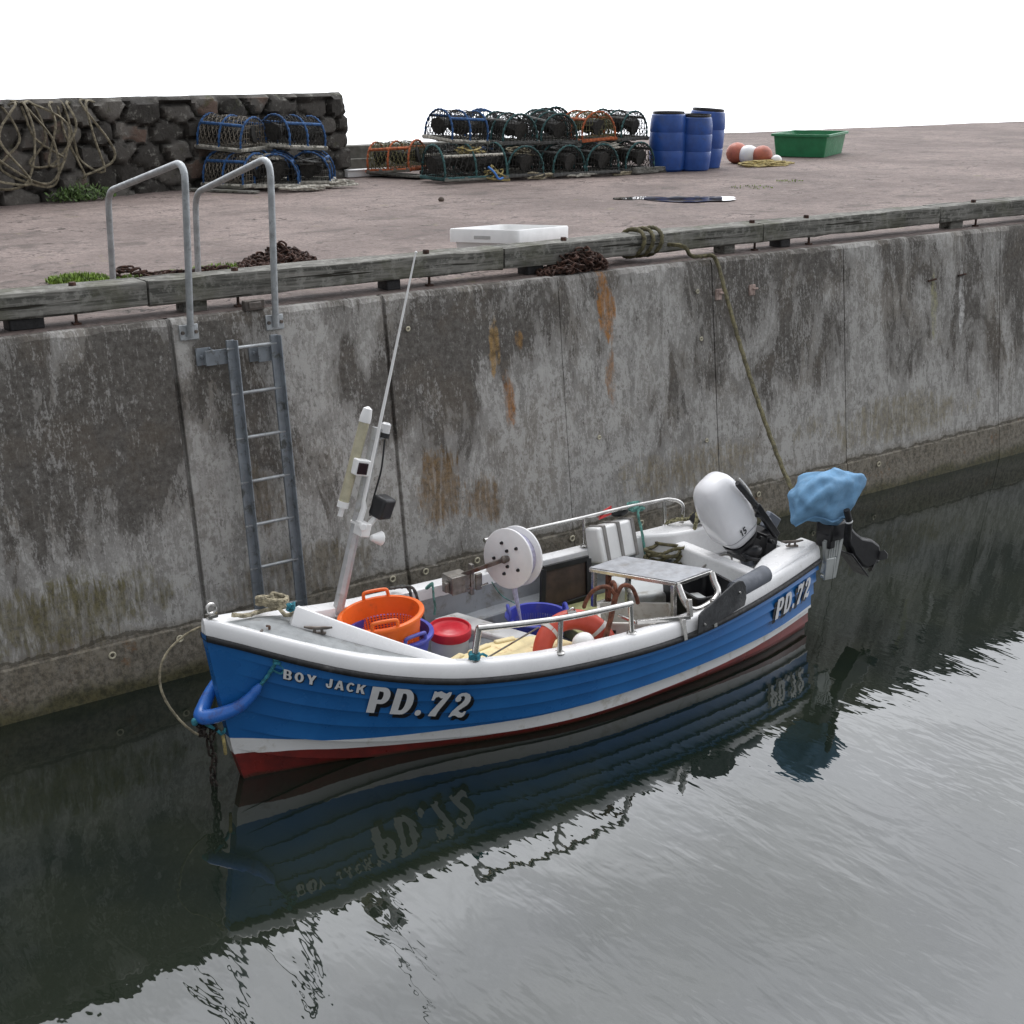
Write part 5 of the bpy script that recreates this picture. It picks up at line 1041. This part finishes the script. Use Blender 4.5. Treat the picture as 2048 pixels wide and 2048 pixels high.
for k in range(3):
    M = Matrix.Translation(hb-dr_*.015) @ dr_.to_track_quat('Z', 'Y').to_matrix().to_4x4() @ Matrix.Rotation(2*PI*k/3+.4, 4, 'Z') @ Matrix.Rotation(.55, 4, 'X'); P = [(.02,-.015),(.06,-.045),(.10,-.04),(.115,0),(.10,.03),(.05,.03),(.02,.015)]; g.prism(P, -.003, .003, M)
obj('propeller', g, mk('worn_prop_alloy', (.10,.10,.10), .4, .6), t)
t = thing('motor_bracket', 'grey alloy auxiliary motor bracket bolted to the transom under the blue hood', 'bracket', FB, (4.6,-.46,.5))
g = G(); pa, pb = Vector((4.76,-.50,.735)), Vector((4.70,-.50,.385)); g.bar(pa, pb, .035, .03, (1,0,0)); g.bar(pa+Vector((0,.10,0)), pb+Vector((0,.10,0)), .035, .03, (1,0,0)); obj('side_arm', g, NETBR, t, bevel=.005)
g = G(); g.bar((4.575,-.50,.70),(4.60,-.50,.52),.03,.025,(1,0,0)); g.bar((4.575,-.50,.70),(4.75,-.50,.70),.03,.02); g.bar((4.57,-.5,.42),(4.69,-.5,.40),.03,.02); obj('link_arm', g, NETBR, t, bevel=.004)
for k in range(5): g = G(); s = 4.605+.026*k; g.bar((s,-.51,.69),(s-.01,-.51,.56),.010,.016,(1,0,0)); obj('spring_bar', g, NETBR, t)
g = G(); g.box((4.625,-.515,.475), (.085,.02,.17), (0,.06,0)); g.box((4.68,-.515,.47), (.02,.02,.17), (0,.06,0)); obj('pad', g, NETBR, t, bevel=.005)

# ------------------------------------------------------------------ light, sky, camera
sc = bpy.context.scene; CLOUD_LO, CLOUD_HI = 6.0, 26.0
W = bpy.data.worlds.new('World'); sc.world = W; W.use_nodes = True; nt = W.node_tree
bg = nt.nodes['Background']; sky = nt.nodes.new('ShaderNodeTexSky'); sky.sky_type = 'NISHITA'; sky.sun_disc = False
EL, AZ = R(62), R(-12)
dirv = Vector((math.sin(AZ)*math.cos(EL), math.cos(AZ)*math.cos(EL), math.sin(EL)))
sky.sun_elevation = EL; sky.sun_rotation = AZ; sky.air_density = 1.0; sky.dust_density = 2.0; sky.ozone_density = 1.0
hs = nt.nodes.new('ShaderNodeHueSaturation'); hs.inputs['Saturation'].default_value = .3; nt.links.new(sky.outputs[0], hs.inputs['Color'])
# a closed layer of thin cloud, its glow shaped to brighten the water's reflection
tc = nt.nodes.new('ShaderNodeTexCoord'); mp = nt.nodes.new('ShaderNodeMapping'); mp.inputs['Scale'].default_value = (1.4,1.4,4.0); nt.links.new(tc.outputs['Generated'], mp.inputs[0])
cn = nt.nodes.new('ShaderNodeTexNoise'); cn.inputs['Scale'].default_value = 2.6; cn.inputs['Detail'].default_value = 6; cn.inputs['Roughness'].default_value = .5; nt.links.new(mp.outputs[0], cn.inputs['Vector'])
cr = nt.nodes.new('ShaderNodeMapRange'); cr.inputs[1].default_value = .3; cr.inputs[2].default_value = .7; cr.inputs[3].default_value = .62; cr.inputs[4].default_value = 1.38; nt.links.new(cn.outputs[0], cr.inputs[0])
dt = nt.nodes.new('ShaderNodeVectorMath'); dt.operation = 'DOT_PRODUCT'; nt.links.new(tc.outputs['Generated'], dt.inputs[0]); dt.inputs[1].default_value = (.30,.84,.45)      # centre of the glow, set lower than the sun
gl_ = nt.nodes.new('ShaderNodeMapRange'); gl_.interpolation_type = 'SMOOTHSTEP'; nt.links.new(dt.outputs['Value'], gl_.inputs[0])
for i_, x_ in enumerate((.05,.97,CLOUD_LO,CLOUD_HI)): gl_.inputs[i_+1].default_value = x_
mu = nt.nodes.new('ShaderNodeMath'); mu.operation = 'MULTIPLY'; nt.links.new(gl_.outputs[0], mu.inputs[0]); nt.links.new(cr.outputs[0], mu.inputs[1])
cc = nt.nodes.new('ShaderNodeVectorMath'); cc.operation = 'SCALE'; cc.inputs[0].default_value = (.97,.99,1.04); nt.links.new(mu.outputs[0], cc.inputs['Scale'])
ml = nt.nodes.new('ShaderNodeMix'); ml.data_type = 'RGBA'; ml.inputs[0].default_value = .85; nt.links.new(hs.outputs[0], ml.inputs[6]); nt.links.new(cc.outputs[0], ml.inputs[7])
nt.links.new(ml.outputs[2], bg.inputs['Color']); bg.inputs['Strength'].default_value = .12
sl = bpy.data.lights.new('sun', 'SUN'); sl.energy = 1.0; sl.angle = R(25); sl.color = (1,.97,.93)
so = bpy.data.objects.new('sun', sl); C.objects.link(so)
so.rotation_euler = dirv.to_track_quat('Z', 'Y').to_euler(); so.location = dirv*30
cam = bpy.data.cameras.new('camera'); cam.lens = 36*2700/2048; cam.sensor_width = 36; cam.sensor_fit = 'HORIZONTAL'; cam.clip_end = 8000; cam.clip_start = .1
co = bpy.data.objects.new('camera', cam); C.objects.link(co); co.location = (0,0,4.1); co.rotation_euler = (R(90-18.4158), 0, 0); sc.camera = co
sc.render.engine = 'CYCLES'; sc.render.resolution_x = 1024; sc.render.resolution_y = 1024
sc.view_settings.view_transform = 'Standard'; sc.view_settings.look = 'None'; sc.view_settings.exposure = 0.; sc.view_settings.gamma = 1
for o in list(C.objects):
    for k in ('_at', '_local'):
        if k in o: del o[k]
